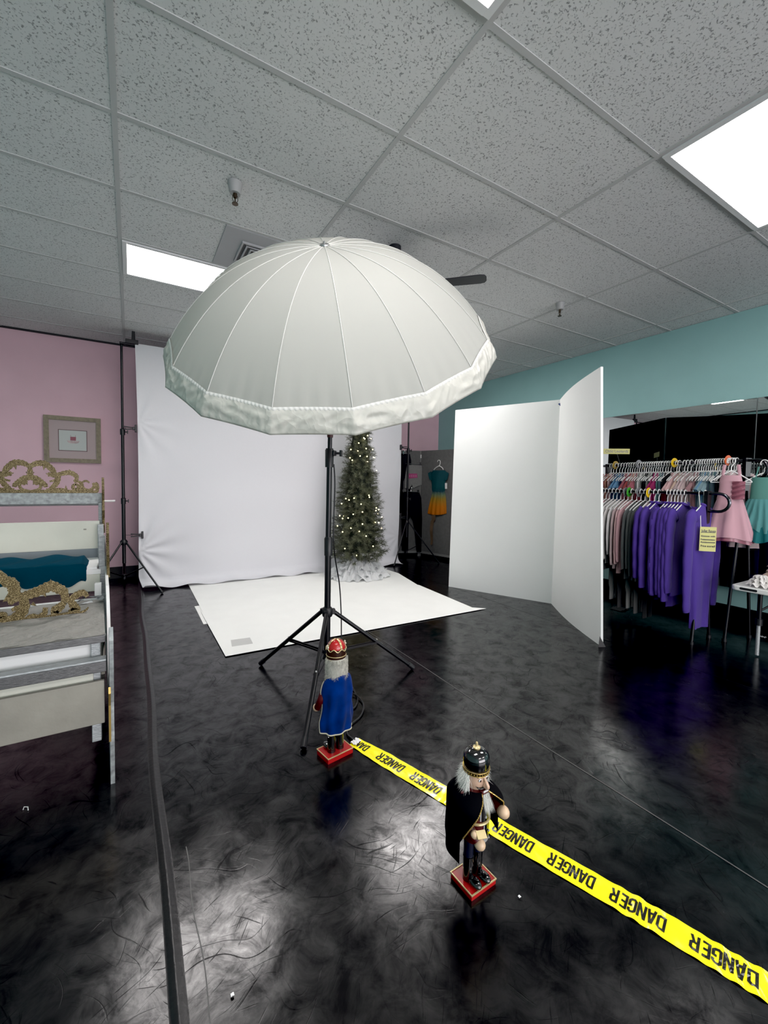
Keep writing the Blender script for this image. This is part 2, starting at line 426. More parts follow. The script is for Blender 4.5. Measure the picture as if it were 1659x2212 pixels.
def attach(o, parent, world=True):
    o.parent = parent
    if world and parent.name in LOC:
        o.matrix_parent_inverse = Matrix.Translation(-V(LOC[parent.name]))


def thing(name, label, cat, loc=(0, 0, 0), group=None, rotz=0.0):
    o = D.objects.new(name, None); COL.objects.link(o); o.empty_display_size = 0.05
    o.location = loc; LOC[o.name] = tuple(loc)
    if rotz: o.rotation_euler = (0, 0, rotz)
    return tag(o, label, cat, group)


def tag(o, label, cat, group=None, kind=None):
    o['label'] = label; o['category'] = cat
    if group: o['group'] = group
    if kind: o['kind'] = kind
    return o


def struct(o, label=None):
    o['kind'] = 'structure'
    if label: o['label'] = label
    return o


def copy_tree(o, parent=None):
    c = o.copy(); COL.objects.link(c)
    if parent is not None: c.parent = parent
    for ch in list(o.children): copy_tree(ch, c)
    return c


def spline(pts, n=8):
    """Catmull-Rom through 2D/3D points"""
    P = [V(p) for p in pts]; out = []
    for i in range(len(P) - 1):
        a = P[max(i - 1, 0)]; b = P[i]; c = P[i + 1]; d = P[min(i + 2, len(P) - 1)]
        for k in range(n):
            t = k / n
            out.append(0.5 * ((2 * b) + (c - a) * t + (2 * a - 5 * b + 4 * c - d) * t * t + (3 * b - a - 3 * c + d) * t ** 3))
    out.append(P[-1]); return out


def text_mesh(body, size, offset=0.0):
    cu = D.curves.new('t', 'FONT'); cu.body = body; cu.size = size; cu.offset = offset; cu.resolution_u = 3
    cu.align_x = 'CENTER'; cu.align_y = 'CENTER'
    ob = D.objects.new('t', cu); COL.objects.link(ob)
    me = D.meshes.new_from_object(ob)
    vs = [v.co.copy() for v in me.vertices]; fs = [tuple(p.vertices) for p in me.polygons]
    D.objects.remove(ob); D.curves.remove(cu); D.meshes.remove(me)
    return vs, fs


ORD = ['first', 'second', 'third', 'fourth', 'fifth', 'sixth', 'seventh', 'eighth', 'ninth', 'tenth', 'eleventh', 'twelfth', 'thirteenth', 'fourteenth', 'fifteenth', 'sixteenth', 'seventeenth', 'eighteenth', 'nineteenth', 'twentieth']


def ordinal(i):
    if i < 20: return ORD[i]
    tens = ['twenty', 'thirty', 'forty', 'fifty', 'sixty'][(i + 1) // 10 - 2]; u = (i + 1) % 10
    if u == 0: return {'twenty': 'twentieth', 'thirty': 'thirtieth', 'forty': 'fortieth', 'fifty': 'fiftieth', 'sixty': 'sixtieth'}[tens]
    return tens + '-' + ORD[u - 1]


# ------------------------------------------------------------------ room shell
XL, XR, YB, YF, ZC = -1.65, 5.14, 6.54, -4.6, 3.048
GX0, GY0, TS = -0.0492, 1.8544, 0.6096


def slab(name, c, d, m): return struct(MB().box(c, d).build(name, m, smooth=False))


floor = slab('floor', ((XL + XR) / 2, (YB + YF) / 2, -0.05), (XR - XL + .4, YB - YF + .4, 0.1), 'floor')
slab('wall_back', ((XL + XR) / 2, YB + .05, ZC / 2), (XR - XL + .2, .1, ZC), 'pink')
slab('wall_right', (XR + .05, (YB + YF) / 2, ZC / 2), (.1, YB - YF, ZC), 'teal')
slab('wall_left', (XL - .05, (YB + YF) / 2, ZC / 2), (.1, YB - YF, ZC), 'teal')
# front wall behind the camera; unseen shopfront window added for fill light
WX0, WX1, WZ0, WZ1 = -1.3, 4.7, 0.4, 2.7
mb = MB()
mb.box(((XL + WX0) / 2, YF - .05, ZC / 2), (WX0 - XL, .1, ZC)); mb.box(((WX1 + XR) / 2, YF - .05, ZC / 2), (XR - WX1, .1, ZC))
mb.box(((WX0 + WX1) / 2, YF - .05, WZ0 / 2), (WX1 - WX0, .1, WZ0)); mb.box(((WX0 + WX1) / 2, YF - .05, (WZ1 + ZC) / 2), (WX1 - WX0, .1, ZC - WZ1))
struct(mb.build('wall_front', 'white', smooth=False))
mb = MB()
for x in (WX0 + .03, (WX0 + WX1) / 2, WX1 - .03): mb.box((x, YF - .05, (WZ0 + WZ1) / 2), (.06, .08, WZ1 - WZ0))
for z in (WZ0 + .03, WZ1 - .03): mb.box(((WX0 + WX1) / 2, YF - .05, z), (WX1 - WX0, .08, .06))
struct(mb.build('added_window_1', 'addedwinframe', smooth=False))  # frame of the added window, never in view
struct(MB().box(((XL + XR) / 2, (YB + YF) / 2, ZC + .053), (XR - XL + .4, YB - YF + .4, .1)).build('ceiling', 'ceil', smooth=False))
mb = MB()
i = -3
while GX0 + 2 * TS * i < XR:
    x = GX0 + 2 * TS * i
    if x > XL: mb.box((x, (YB + YF) / 2, ZC + .004), (.025, YB - YF, .012))
    i += 1
for j in range(-11, 9):
    y = GY0 + TS * j
    if YF < y < YB: mb.box(((XL + XR) / 2, y, ZC + .0045), (XR - XL, .025, .011))
struct(mb.build('trim_1', 'tbar', smooth=False), 'white ceiling grid bars')
mb = MB(); mb.box(((XL + XR) / 2, YB - .012, ZC - .006), (XR - XL, .024, .02)); mb.box((XL + .012, (YB + YF) / 2, ZC - .006), (.024, YB - YF, .02))
struct(mb.build('trim_2', 'blacktrim', smooth=False), 'black wall angle under the ceiling')
slab('baseboard_back', ((XL + XR) / 2, YB - .008, .075), (XR - XL, .016, .15), 'blacktrim')
slab('baseboard_right', (XR - .008, (YB + YF) / 2, .075), (.016, YB - YF - .04, .15), 'blacktrim')
slab('baseboard_left', (XL + .008, (YB + YF) / 2, .075), (.016, YB - YF - .04, .15), 'blacktrim')
# floor seams: the raised, taped seam on the near side and two plain ones
mb = MB()
def seamgrid(u, v):
    y = YF + .1 + (YB - .2 - YF) * v; a = (u - .5) * 2
    x = .088 + a * .022 + .006 * math.sin(y * 2.3) + .004 * math.sin(y * 5.1)
    h = .006 * max(0, 1 - abs(a) / .8) ** .7 
    return (x, y, .0005 + h)
mb.grid(14, 120, seamgrid)
struct(mb.build('trim_3', 'seam'), 'raised taped floor seam')
mb = MB(); mb.grid(1, 140, lambda u, v: (1.785 + .008 * math.sin(v * 31) + (u - .5) * .006, YF + .1 + (YB - .2 - YF) * v, .0012)); struct(mb.build('trim_4', 'seamhi'), 'thin worn floor seam')
mb = MB(); mb.grid(1, 140, lambda u, v: (3.5 + .006 * math.sin(v * 27) + (u - .5) * .004, YF + .1 + (YB - .2 - YF) * v, .0012)); struct(mb.build('trim_5', 'seam'), 'thin floor seam near the mirrors')
mb = MB(); mb.grid(1, 60, lambda u, v: (.155 + .004 * math.sin(v * 15) + (u - .5) * .003, .7 + .9 * v, .0012)); struct(mb.build('trim_6', 'seamhi'), 'edge of the floor tape')

# ------------------------------------------------------------------ ceiling lights, vent, sprinklers, fan
LX = [GX0, GX0 + 4 * TS]
LY = [GY0 - 2 * TS, GY0 + 3 * TS, GY0 - 7 * TS]
lname = {(0, 0): 'lit ceiling light panel cut by the top edge of the picture', (1, 0): 'large lit ceiling light panel above the teal wall side',
         (0, 1): 'lit ceiling light panel beside the umbrella and the vent', (1, 1): 'lit ceiling light panel hidden behind the umbrella',
         (0, 2): 'lit ceiling light panel behind the viewer on the seam side', (1, 2): 'lit ceiling light panel behind the viewer on the mirror side'}
for a, x0 in enumerate(LX):
    for b_, y0 in enumerate(LY):
        cx, cy = x0 + TS, y0 + TS / 2
        t = thing('ceiling_light', lname[(a, b_)], 'ceiling light', (cx, cy, ZC), 'recessed ceiling lights')
        MB().box((cx, cy, ZC - .001), (2 * TS - .075, TS - .075, .006)).build('diffuser', 'diffuser_soft' if b_ == 0 else 'diffuser', t, smooth=False)
        m2 = MB()
        for sx in (-1, 1): m2.box((cx + sx * (TS - .028), cy, ZC - .003), (.03, TS - .03, .014))
        for sy in (-1, 1): m2.box((cx, cy + sy * (TS / 2 - .028), ZC - .003), (2 * TS - .0862, .03, .014))
        m2.build('frame', 'lframe', t, smooth=False)
# vent: right half of the cell, row 2..3
vx0, vy0 = GX0 + TS, GY0 + 2 * TS
t = thing('ceiling_vent', 'grey square air vent in the ceiling behind the umbrella', 'vent', (vx0 + TS / 2, vy0 + TS / 2, ZC))
MB().box((vx0 + TS / 2, vy0 + TS / 2, ZC - .002), (TS - .03, TS - .03, .006)).build('plate', 'vent', t, smooth=False)
m2 = MB()
for k in range(4):
    s_ = .30 - k * .07
    for sg in (-1, 1):
        m2.box((vx0 + TS / 2 + sg * s_ / 2, vy0 + TS / 2, ZC - .012), (.012, s_ + .012, .014)); m2.box((vx0 + TS / 2, vy0 + TS / 2 + sg * s_ / 2, ZC - .012), (s_ - .0125, .0115, .0135))
m2.build('louver', 'vent', t, smooth=False)
MB().box((vx0 + TS / 2, vy0 + TS / 2, ZC - .0055), (.30, .30, .003)).build('slot', 'ventdark', t, smooth=False)
for (sx, sy, lb) in ((0.54, 2.644, 'white fire sprinkler head hanging from the tile above the umbrella'), (3.516, 2.664, 'small white fire sprinkler head near the teal wall')):
    t = thing('sprinkler_head', lb, 'sprinkler', (sx, sy, ZC), 'fire sprinklers')
    MB().lathe([(.001, 0), (.042, 0), (.040, -.012), (.033, -.05), (.030, -.062), (.001, -.062)], 20, (sx, sy, ZC)).build('escutcheon', 'sprink', t)
    m2 = MB().lathe([(.001, -.06), (.012, -.06), (.010, -.085), (.004, -.09), (.004, -.115), (.018, -.117), (.018, -.121), (.001, -.121)], 14, (sx, sy, ZC))
    for a in (0, PI): m2.tube([(sx + .012 * math.cos(a), sy + .012 * math.sin(a), ZC - .07), (sx + .016 * math.cos(a), sy + .016 * math.sin(a), ZC - .095), (sx + .004 * math.cos(a), sy, ZC - .116)], .002, 6)
    m2.build('nozzle', 'brass', t)
FZ = 2.75; FH = V((1.92 * 1.117 - .7 * .66, 2.0 * 1.117 + .714 * .66, FZ))
t = thing('ceiling_fan', 'black ceiling fan with paddle blades, mostly hidden behind the umbrella', 'fan', FH)
MB().lathe([(.001, .30), (.045, .30), (.045, .27), (.02, .25), (.02, .20), (.06, .16), (.13, .13), (.14, .05), (.10, -.01), (.05, -.05), (.001, -.055)], 28, FH).build('motor', 'fan', t)
for k in range(3):
    a = math.atan2(-.714, .7) + 2 * PI / 3 * k
    R_ = Matrix.Rotation(a, 3, 'Z')
    poly = [(.18, -.05), (.30, -.066), (.62, -.078), (.65, -.066), (.663, -.03), (.663, .03), (.65, .066), (.62, .078), (.30, .066), (.18, .05)]
    MB().prism(poly, lambda x, y, tt: R_ @ V((x, y, tt + y * .10)) + FH, 0.0, .008).build('blade', 'fan', t, smooth=False)
    MB().bar(R_ @ V((.1, 0, .012)) + FH, R_ @ V((.22, 0, .012)) + FH, .035, .008).build('blade_iron', 'fan', t, smooth=False)

# ------------------------------------------------------------------ wall mirrors
MYAW = -0.010
def mirror_panel(y0, y1, label):
    z0, z1 = .335, 2.178
    def X(y): return 5.09 + .02 * (y - 1.645)
    o = MB().add([(X(y0), y0, z0), (X(y1), y1, z0), (X(y1), y1, z1), (X(y0), y0, z1), (XR - .001, y0, z0), (XR - .001, y1, z0), (XR - .001, y1, z1), (XR - .001, y0, z1)],
                 [(0, 1, 2, 3), (4, 7, 6, 5), (0, 4, 5, 1), (1, 5, 6, 2), (2, 6, 7, 3), (3, 7, 4, 0)]).build('wall_mirror', 'mirror', smooth=False)
    tag(o, label, 'mirror', 'wall mirrors')
    if y1 < 2: MB().box((X(y1) - .001, y1 + .004, (z0 + z1) / 2), (.004, .005, z1 - z0)).build('edge_strip', 'mirrorgap', o, smooth=False)
mirror_panel(1.650, 3.95, 'frameless wall mirror behind the clothes racks, farther panel')
mirror_panel(-.9, 1.640, 'frameless wall mirror at the frame edge above the folding table')

# ------------------------------------------------------------------ picture on the pink wall
PX, PZ, PW, PH, PY = -0.607, 1.785, .575, .567, YB - .016
t = thing('framed_picture', 'square framed print of a pink ballet tutu on the pink wall', 'picture', (PX, PY, PZ))
mb = MB()
for k, (w_, d_) in enumerate(((.05, .03), )):
    for sx in (-1, 1): mb.box((PX + sx * (PW / 2 - .025), PY - .005, PZ), (.05, .03, PH))
    for sz in (-1, 1): mb.box((PX, PY - .005, PZ + sz * (PH / 2 - .025)), (PW - .1, .03, .05))
for sx in (-1, 1): mb.box((PX + sx * (PW / 2 - .034), PY - .021, PZ), (.014, .006, PH - .05))
for sz in (-1, 1): mb.box((PX, PY - .021, PZ + sz * (PH / 2 - .034)), (PW - .08, .006, .014))
mb.build('frame', 'frame', t, smooth=False)
MB().box((PX, PY - .002, PZ), (PW - .09, .008, PH - .09)).build('mat_board', 'mat_board', t, smooth=False)
MB().box((PX - .002, PY - .007, PZ - .01), (.292, .004, .262)).build('bevel_line', 'printdark', t, smooth=False)
pr = MB().box((PX - .002, PY - .0095, PZ - .01), (.276, .004, .246)).build('print', 'print_', t, smooth=False)
fnp = lambda x, y, tt: V((PX + x, PY - .0125 - tt, PZ + y))
MB().prism([(-.028, -.01), (.028, -.01), (.030, .035), (-.028, .035)], fnp, 0, .001).build('bodice', 'tutu1', pr, smooth=False)
MB().prism([(-.062, -.012), (.066, -.012), (.056, -.036), (.03, -.046), (-.03, -.046), (-.052, -.034)], fnp, 0, .0012).build('skirt', 'tutu2', pr, smooth=False)
for sx in (-1, 1): MB().ribbon([(sx * .022, .03), (sx * .024, .056)], .003, fnp, 0, .001).build('strap', 'tutu1', pr, smooth=False)

# ------------------------------------------------------------------ backdrop and its stands
BY = 5.85
def tri_stand(name, label, base, top, feet, spreader_z, hubz, r=(.019, .015, .012), joints=(), group=None, cat='stand'):
    t = thing(name, label, cat, base, group)
    b = V(base)
    H = top
    zs = [hubz - .25] + list(joints) + [H]
    for k in range(len(zs) - 1):
        MB().tube([b + V((0, 0, zs[k])), b + V((0, 0, zs[k + 1]))], r[min(k, len(r) - 1)], 14).build('pole_section', 'blackmetal', t)
    for z in joints:
        m2 = MB().lathe([(.001, -.035), (.025, -.035), (.026, .03), (.018, .038), (.001, .038)], 16, b + V((0, 0, z)))
        m2.build('collar', 'blackplastic', t)
        a = b + V((0, 0, z)); m2 = MB().tube([a, a + V((.045, -.02, .0))], .006, 8); m2.bar(a + V((.05, -.02, -.02)), a + V((.05, -.02, .02)), .012, .01, (1, 0, 0)); m2.build('knob', 'blackplastic', t)
    m2 = MB().lathe([(.001, -.03), (.032, -.03), (.040, -.005), (.040, .012), (.026, .03), (.001, .03)], 18, b + V((0, 0, hubz))); m2.build('hub', 'blackplastic', t)
    for f in feet:
        f = V(f); d = (f - b); d.z = 0; d.normalize()
        h0 = b + d * .035 + V((0, 0, hubz)); ft = V((f.x, f.y, .012))
        lg = MB().tube([h0, ft], .0105, 10).build('leg', 'blackmetal', t)
        e = (ft - h0).normalized()
        MB().tube([ft - e * .03, ft + e * .004], .014, 10).build('foot_cap', 'blackplastic', lg)
        p = h0 + (ft - h0) * .5
        m2 = MB()
        sd = d.cross(V((0, 0, 1))) * .012
        for s_ in (-1, 1): m2.tube([b + V((0, 0, spreader_z)) + sd * s_, p + sd * s_], .005, 8)
        m2.build('brace', 'blackmetal', t)
    MB().lathe([(.001, -.03), (.024, -.03), (.024, .03), (.001, .03)], 16, b + V((0, 0, spreader_z))).build('slider', 'blackplastic', t)
    return t


LB = V((-.075, BY, 0)); RB = V((3.97, BY, 0))
tri_stand('backdrop_stand', 'black tripod stand holding the backdrop beside the pink wall and framed picture', LB, 2.87, [(.30, 5.42, 0), (-.45, 5.42, 0), (-.08, 6.36, 0)], .15, .56, (.02, .017, .0135), (1.05, 1.86), 'backdrop stands')
tri_stand('backdrop_stand', 'black tripod stand holding the backdrop between tree and grey divider', RB, 2.87, [(3.54, 5.55, 0), (4.36, 5.46, 0), (4.2, 6.2, 0)], .17, .66, (.02, .017, .0135), (1.05, 1.86), 'backdrop stands')
o = MB().tube([(LB.x - .02, BY, 2.885), (RB.x + .02, BY, 2.885)], .014, 12).build('backdrop_crossbar', 'blackmetal'); tag(o, 'black crossbar along the top of the white backdrop', 'bar')
BX0, BX1 = .06, 3.80
def bd(u, v):
    # u across, v from top to the puddle on the floor
    x0 = BX0 + .012 * math.sin(v * 4) + (.02 * v) + (.10 * max(0, v - .9) * 10 * .6)
    x1 = BX1 + .02 * math.sin(v * 5) - .02 * v
    x = x0 + (x1 - x0) * u
    L_ = 3.06; s = v * L_
    zt = 2.90
    if s < 2.80: z = zt - s; y = BY - .022 - .05 * (v * v)
    else:
        q = (s - 2.80) / .26; a = q * PI / 2
        z = zt - 2.80 - .094 * math.sin(min(a, PI / 2)); y = BY - .07 - .17 * (1 - math.cos(a))
    w = 0
    w += .010 * math.sin(u * 23 + v * 3 + 1.2 * math.sin(v * 4)) * (.3 + v * .7)
    w += .006 * math.sin(u * 9 + v * 26 + 2 * math.sin(u * 6)) * math.exp(-((v - .55) / .3) ** 2)
    # creases radiating from the clips on the hem
    for cu, cv, am in ((0.0, .30, .007), (0.0, .80, .018), (1.0, .33, .004), (1.0, .8, .006)):
        du = (u - cu) * 3.7; dv = (v - cv) * 3.0
        rr = math.hypot(du, dv) + .05; an = math.atan2(dv, abs(du) + 1e-4)
        w += am * math.sin(an * 11) * math.exp(-rr * 1.9) * min(1, rr * 6)
    z = max(z, .006 + .004 * (1 + math.sin(u * 60)))
    if v > .965: z += .012 * (1 + math.sin(u * 47 + 1)) * (v - .965) / .035 + .03 * math.exp(-(u * 3.7 / .25) ** 2) * (v - .965) / .035
    return (x, y - w, z)
o = MB().grid(220, 150, bd).build('backdrop_cloth', 'backdrop', ang=3.2); tag(o, 'white muslin backdrop hanging behind the tree, hem puddled on floor', 'backdrop')
def clamp(p, dirx, label, line=None):
    p = V(p); t = thing('spring_clamp', label, 'clamp', p, 'backdrop clamps')
    m2 = MB().box(p + V((0, -.012, 0)), (.022, .05, .085)); m2.box(p + V((-dirx * .02, -.012, 0)), (.03, .04, .035), taper=.8); m2.build('jaw', 'blackplastic', t, bevel=.004)
    m2 = MB()
    for s_ in (-1, 1): m2.bar(p + V((-dirx * .03, -.012, s_ * .008)), p + V((-dirx * .12, -.012, s_ * .016)), .018, .012)
    m2.build('handle', 'blackplastic', t, bevel=.003)
    if line: MB().tube([p + V((-dirx * .1, 0, 0)), V(line)], .0025, 6).build('tie', 'blackplastic', t)
clamp((.060, BY - .03, 1.905), 1, 'black spring clamp halfway up the backdrop edge on the pink wall side', (LB.x, BY, 1.905))
clamp((.115, BY - .05, .645), 1, 'low black spring clamp on the backdrop edge on the pink wall side', (LB.x, BY, .645))
clamp((3.795, BY - .03, 1.90), -1, 'black spring clamp high on the backdrop edge behind the tree', (RB.x, BY, 1.90))
clamp((3.79, BY - .05, .75), -1, 'low black spring clamp on the backdrop edge behind the tree', (RB.x, BY, .75))
p = V((.03, BY - .02, 2.91)); t = thing('spring_clamp', 'upright black spring clamp on top corner of the backdrop', 'clamp', p, 'backdrop clamps')
MB().box(p, (.13, .045, .05)).build('jaw', 'blackplastic', t, bevel=.004); MB().box(p + V((.015, 0, .07)), (.04, .03, .11), taper=.8).build('handle', 'blackplastic', t, bevel=.004)

# ------------------------------------------------------------------ white floor boards
def board(pts, z, th, label, name='floor_board'):
    o = MB().prism(pts, lambda x, y, tt: V((x, y, tt)), z, z + th).build(name, 'paper', smooth=False, bevel=.001); tag(o, label, 'board', 'white boards on the floor'); return o
board([(.556, 4.078), (1.9, 4.06), (1.9, 4.72), (.556, 4.71)], .001, .002, 'white board strip under the floor boards, poking out on the pink side')
board([(.60, 4.40), (3.165, 4.375), (3.33, 5.10), (3.30, 5.62), (.607, 5.80)], .0035, .0025, 'white floor board under the tree, against the backdrop')
board([(.592, 3.235), (3.207, 3.206), (3.10, 3.30), (3.175, 4.371), (3.10, 4.42), (.585, 4.45)], .0065, .0025, 'white floor board nearest the umbrella stand')
o = MB().prism([(.67, 3.40), (.83, 3.385), (.84, 3.53), (.69, 3.545)], lambda x, y, tt: V((x, y, tt)), .0092, .0097).build('tape_patch', 'tapegrey', smooth=False); tag(o, 'grey square of tape on the near corner of the floor board', 'tape')

# ------------------------------------------------------------------ christmas tree, skirt
TB = V((2.735, 5.235, 0)); TH = 2.46
TRAD = [(.28, .36), (.40, .39), (.5, .385), (.75, .35), (1.03, .315), (1.33, .275), (1.62, .225), (1.98, .165), (2.25, .09), (2.46, .015)]
def trad(z):
    for (a0, r0), (a1, r1) in zip(TRAD, TRAD[1:]):
        if z <= a1: return r0 + (r1 - r0) * max(0, (z - a0) / (a1 - a0)) + .012 * math.sin(z * 19)
    return .01
t = thing('christmas_tree', 'slim lit artificial Christmas tree in front of the white backdrop', 'tree', TB)
MB().tube([TB + V((0, 0, .02)), TB + V((0, 0, TH - .1))], [.03, .008], 10).build('trunk', 'bark', t)
m2 = MB()
for k in range(3): a = k * 2.1 + .4; m2.bar(TB + V((0, 0, .14)), TB + V((.22 * math.cos(a), .22 * math.sin(a), .02)), .03, .02)
m2.build('stand', 'blackmetal', t, smooth=False)
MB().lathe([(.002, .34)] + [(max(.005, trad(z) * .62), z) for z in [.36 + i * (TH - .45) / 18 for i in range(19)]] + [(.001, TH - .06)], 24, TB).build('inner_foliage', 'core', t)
m2 = MB()
rnd = random.Random(3)
tips = []
z = .30
while z < TH:
    R = trad(z); n = max(4, int(2 * PI * R / .075))
    for k in range(n):
        a = 2 * PI * (k + rnd.random()) / n
        for q in (1.0, .74):
            rr = R * q * rnd.uniform(.86, 1.10); zz = z + rnd.uniform(-.04, .04) - (.03 if q == 1 else 0)
            if q < 1 and rnd.random() < .35: continue
            tips.append((a, rr, zz))
    z += .062
for a, rr, zz in tips:
    out = V((math.cos(a), math.sin(a), 0)); tip = TB + out * rr + V((0, 0, zz)); ax = (out + V((0, 0, rnd.uniform(-.35, .45)))).normalized()
    base = tip - ax * .10
    for q in range(44):
        s_ = rnd.random(); p = base + ax * (.10 * s_)
        rv = V((rnd.gauss(0, 1), rnd.gauss(0, 1), rnd.gauss(0, 1))); rv = rv - ax * rv.dot(ax)
        if rv.length < 1e-4: continue
        d = (ax * rnd.uniform(.35, 1.0) + rv.normalized()).normalized(); ln = rnd.uniform(.035, .06)
        sd = d.cross(ax); sd = (sd.normalized() if sd.length > 1e-4 else V((1, 0, 0))) * .0017
        e = p + d * ln
        m2.add([p - sd, p + sd, e + sd * .4, e - sd * .4], [(0, 1, 2, 3)])
fo = m2.build('foliage', 'needle', t, smooth=False)
fl_px = [(768, 938), (786, 946), (775, 957), (791, 969), (773, 974), (758, 971), (805, 971), (778, 985), (793, 986), (756, 989), (761, 994), (794, 997),
         (797, 1070), (798, 1074), (747, 1077), (765, 1076), (754, 1080), (780, 1089), (738, 1088), (813, 1097), (818, 1101), (783, 1106), (763, 1111), (734, 1114), (752, 1119), (740, 1120), (811, 1128), (818, 1129), (783, 1132), (729, 1136), (758, 1141), (776, 1148), (740, 1149), (791, 1158), (788, 948), (812, 1103), (794, 941), (770, 1200), (806, 1180), (745, 1185)]
bulb_me = None
view = V((TB.x, TB.y, 0)).normalized()
pos = []
for (x, y) in fl_px:
    d = ray(x, y)
    # march the sight line to the surface of the tree
    best = None
    for k in range(400):
        p = CAM + d * (5.2 + k * .004); q = p - TB
        if math.hypot(q.x, q.y) < trad(q.z) * 1.02: best = p; break
    if best is not None: pos.append(best)
for k in range(26):
    z = rnd.uniform(.5, 2.3); a = rnd.uniform(-.3, 1.9); q = V((math.cos(a), math.sin(a), 0)); pos.append(TB + q * trad(z) + V((0, 0, z)))
b0 = MB().ball((0, 0, 0), .0065, n=8, m=6)
for k, p in enumerate(pos):
    if k == 0:
        o = b0.build('bulb', 'bulb', t, world=False); bulb0 = o
    else:
        o = bulb0.copy(); COL.objects.link(o); o.parent = t
    o.location = p - TB
# tulle skirt
t = thing('tree_skirt', 'ruffled white tulle skirt gathered round the foot of the tree', 'tree skirt', TB)
for k, (r0, r1, h0, h1) in enumerate(((.10, .32, .26, .13), (.16, .40, .21, .06), (.24, .46, .13, .012))):
    ph = k * 1.7
    def sk(u, v, r0=r0, r1=r1, h0=h0, h1=h1, ph=ph):
        a = 2 * PI * u; w = .5 + .5 * v
        r = r0 + (r1 - r0) * v + .028 * v * math.sin(a * 17 + ph + 2 * math.sin(a * 3)) + .014 * v * math.sin(a * 41 + ph)
        h = h0 + (h1 - h0) * v + .022 * v * math.sin(a * 23 + ph * 2 + math.sin(a * 5)) + .02 * math.sin(v * 9 + a * 7)
        return (TB.x + r * math.cos(a), TB.y + r * math.sin(a) * .9, max(.012, h))
    MB().grid(300, 14, sk, True).build('ruffle', 'tulle', t, ang=3.2)

# ------------------------------------------------------------------ v-flat foam boards
VA, VB, VC = V((3.486, 4.156, 0)), V((4.013, 3.015, 0)), V((3.311, 2.0, 0))
VH = 2.245
tA, tB, tC = V((3.515, 4.14, VH)), V((4.03, 3.01, VH + .01)), V((3.225, 2.045, VH + .025))
t = thing('folding_reflector', 'tall white two-panel foam board reflector standing open like a book', 'reflector', VB)
def vpanel(a, b, at, bt, bow):
    d = (b - a).normalized(); nrm = V((-d.y, d.x, 0))
    if nrm.x > 0: nrm = -nrm  # towards the viewer side
    n = 12
    def pt(u, v, off):
        p = (a * (1 - u) + b * u) * (1 - v) + (at * (1 - u) + bt * u) * v
        return p + nrm * (bow * math.sin(PI * u) + off)
    w = MB().grid(n, 8, lambda u, v: pt(u, v, .0)).build('white_panel', 'foamwhite', t, ang=3.2)
    k = MB().grid(n, 8, lambda u, v: pt(u, v, -.018))
    k.build('black_backing', 'foamblack', t, ang=3.2)
    e = MB()
    for u in (0,): e.add([pt(u, 0, 0), pt(u, 1, 0), pt(u, 1, -.018), pt(u, 0, -.018)], [(0, 1, 2, 3)])
    for v in (0, 1): e.grid(n, 1, lambda uu, vv: pt(uu, v, -.018 * vv))
    e.build('board_edge', 'foamwhite', t, smooth=False)
vpanel(VA, VB, tA, tB, .0)
vpanel(VC, VB, tC, tB, .035)
q = at_x(1211, 874, 4.0); p = tB * .965 + VB * .035
MB().add([p + V((-.03, .002, .03)), p + V((.0, -.015, .045)), p + V((.0, -.012, -.03)), p + V((-.028, -.03, .0))], [(0, 1, 2, 3)]).build('blue_tape', 'bluetape', t, smooth=False)
m2 = MB().add([VC + V((-.035, .0, 0)), VC + V((.02, -.03, 0)), VC + V((.02, .03, 0)), VC + V((-.012, .006, .085))], [(0, 2, 1), (0, 1, 3), (1, 2, 3), (2, 0, 3)])
m2.build('corner_tape', 'blacktrim', t, smooth=False)

# ------------------------------------------------------------------ photo umbrella on stand
UC = V((.936, 2.121, 2.074)); UR = .862; UH = .445
UA = V((-.352, -.565, .746)).normalized()
UE1 = V((0, 0, 1)).cross(UA).normalized(); UE2 = UA.cross(UE1)
UPH = 3.749; NR = 16
def up(r, h, a): return UC + UA * h + (UE1 * math.cos(a) + UE2 * math.sin(a)) * r
def uprof(t): return UH * (1 - t ** 2.5)
def facet(a, t):
    """panels are pulled flat between the ribs"""
    f = ((a - UPH) / (2 * PI / NR)) % 1.0; th = (f - .5) * 2 * PI / NR
    k = math.cos(PI / NR) / math.cos(th)
    return (1 + (k - 1) * 1.0) * (1 - .006 * t * (1 - (2 * f - 1) ** 2)), f
ut = thing('photo_umbrella', 'huge white sixteen-rib photo umbrella tilted over its black stand', 'umbrella', UC)
def can(u, v):
    a = UPH + 2 * PI * u; t = .012 + (.955 - .012) * v
    k, f = facet(a, t)
    r = UR * t * k
    h = uprof(t)
    w = .0
    if t > .7:  # gathers pulled in by the elastic
        w = .010 * ((t - .7) / .3) ** 2 * math.sin(f * 2 * PI * 4 + 2.0 * math.sin(a * 3)) * min(1, 4 * f * (1 - f) * 1.6)
    return up(r - w, h + w * .5, a)
MB().grid(NR * 16, 40, can, True).build('canopy', 'canopy', ut, ang=3.2)
for k in range(NR):
    a = UPH + 2 * PI * k / NR
    rb = MB().tube([up(UR * t - .008, uprof(t) - .010, a) for t in [i / 14 for i in range(1, 15)]], .0025, 6).build('rib', 'darkchrome', ut)
mb = MB()
for k in range(NR):
    a = UPH + 2 * PI * k / NR
    mb.tube([up(UR * t + .001, uprof(t) + .0015, a) for t in [.03 + .90 * i / 24 for i in range(25)]], .0019, 5)
mb.build('panel_seam', 'piping', ut)
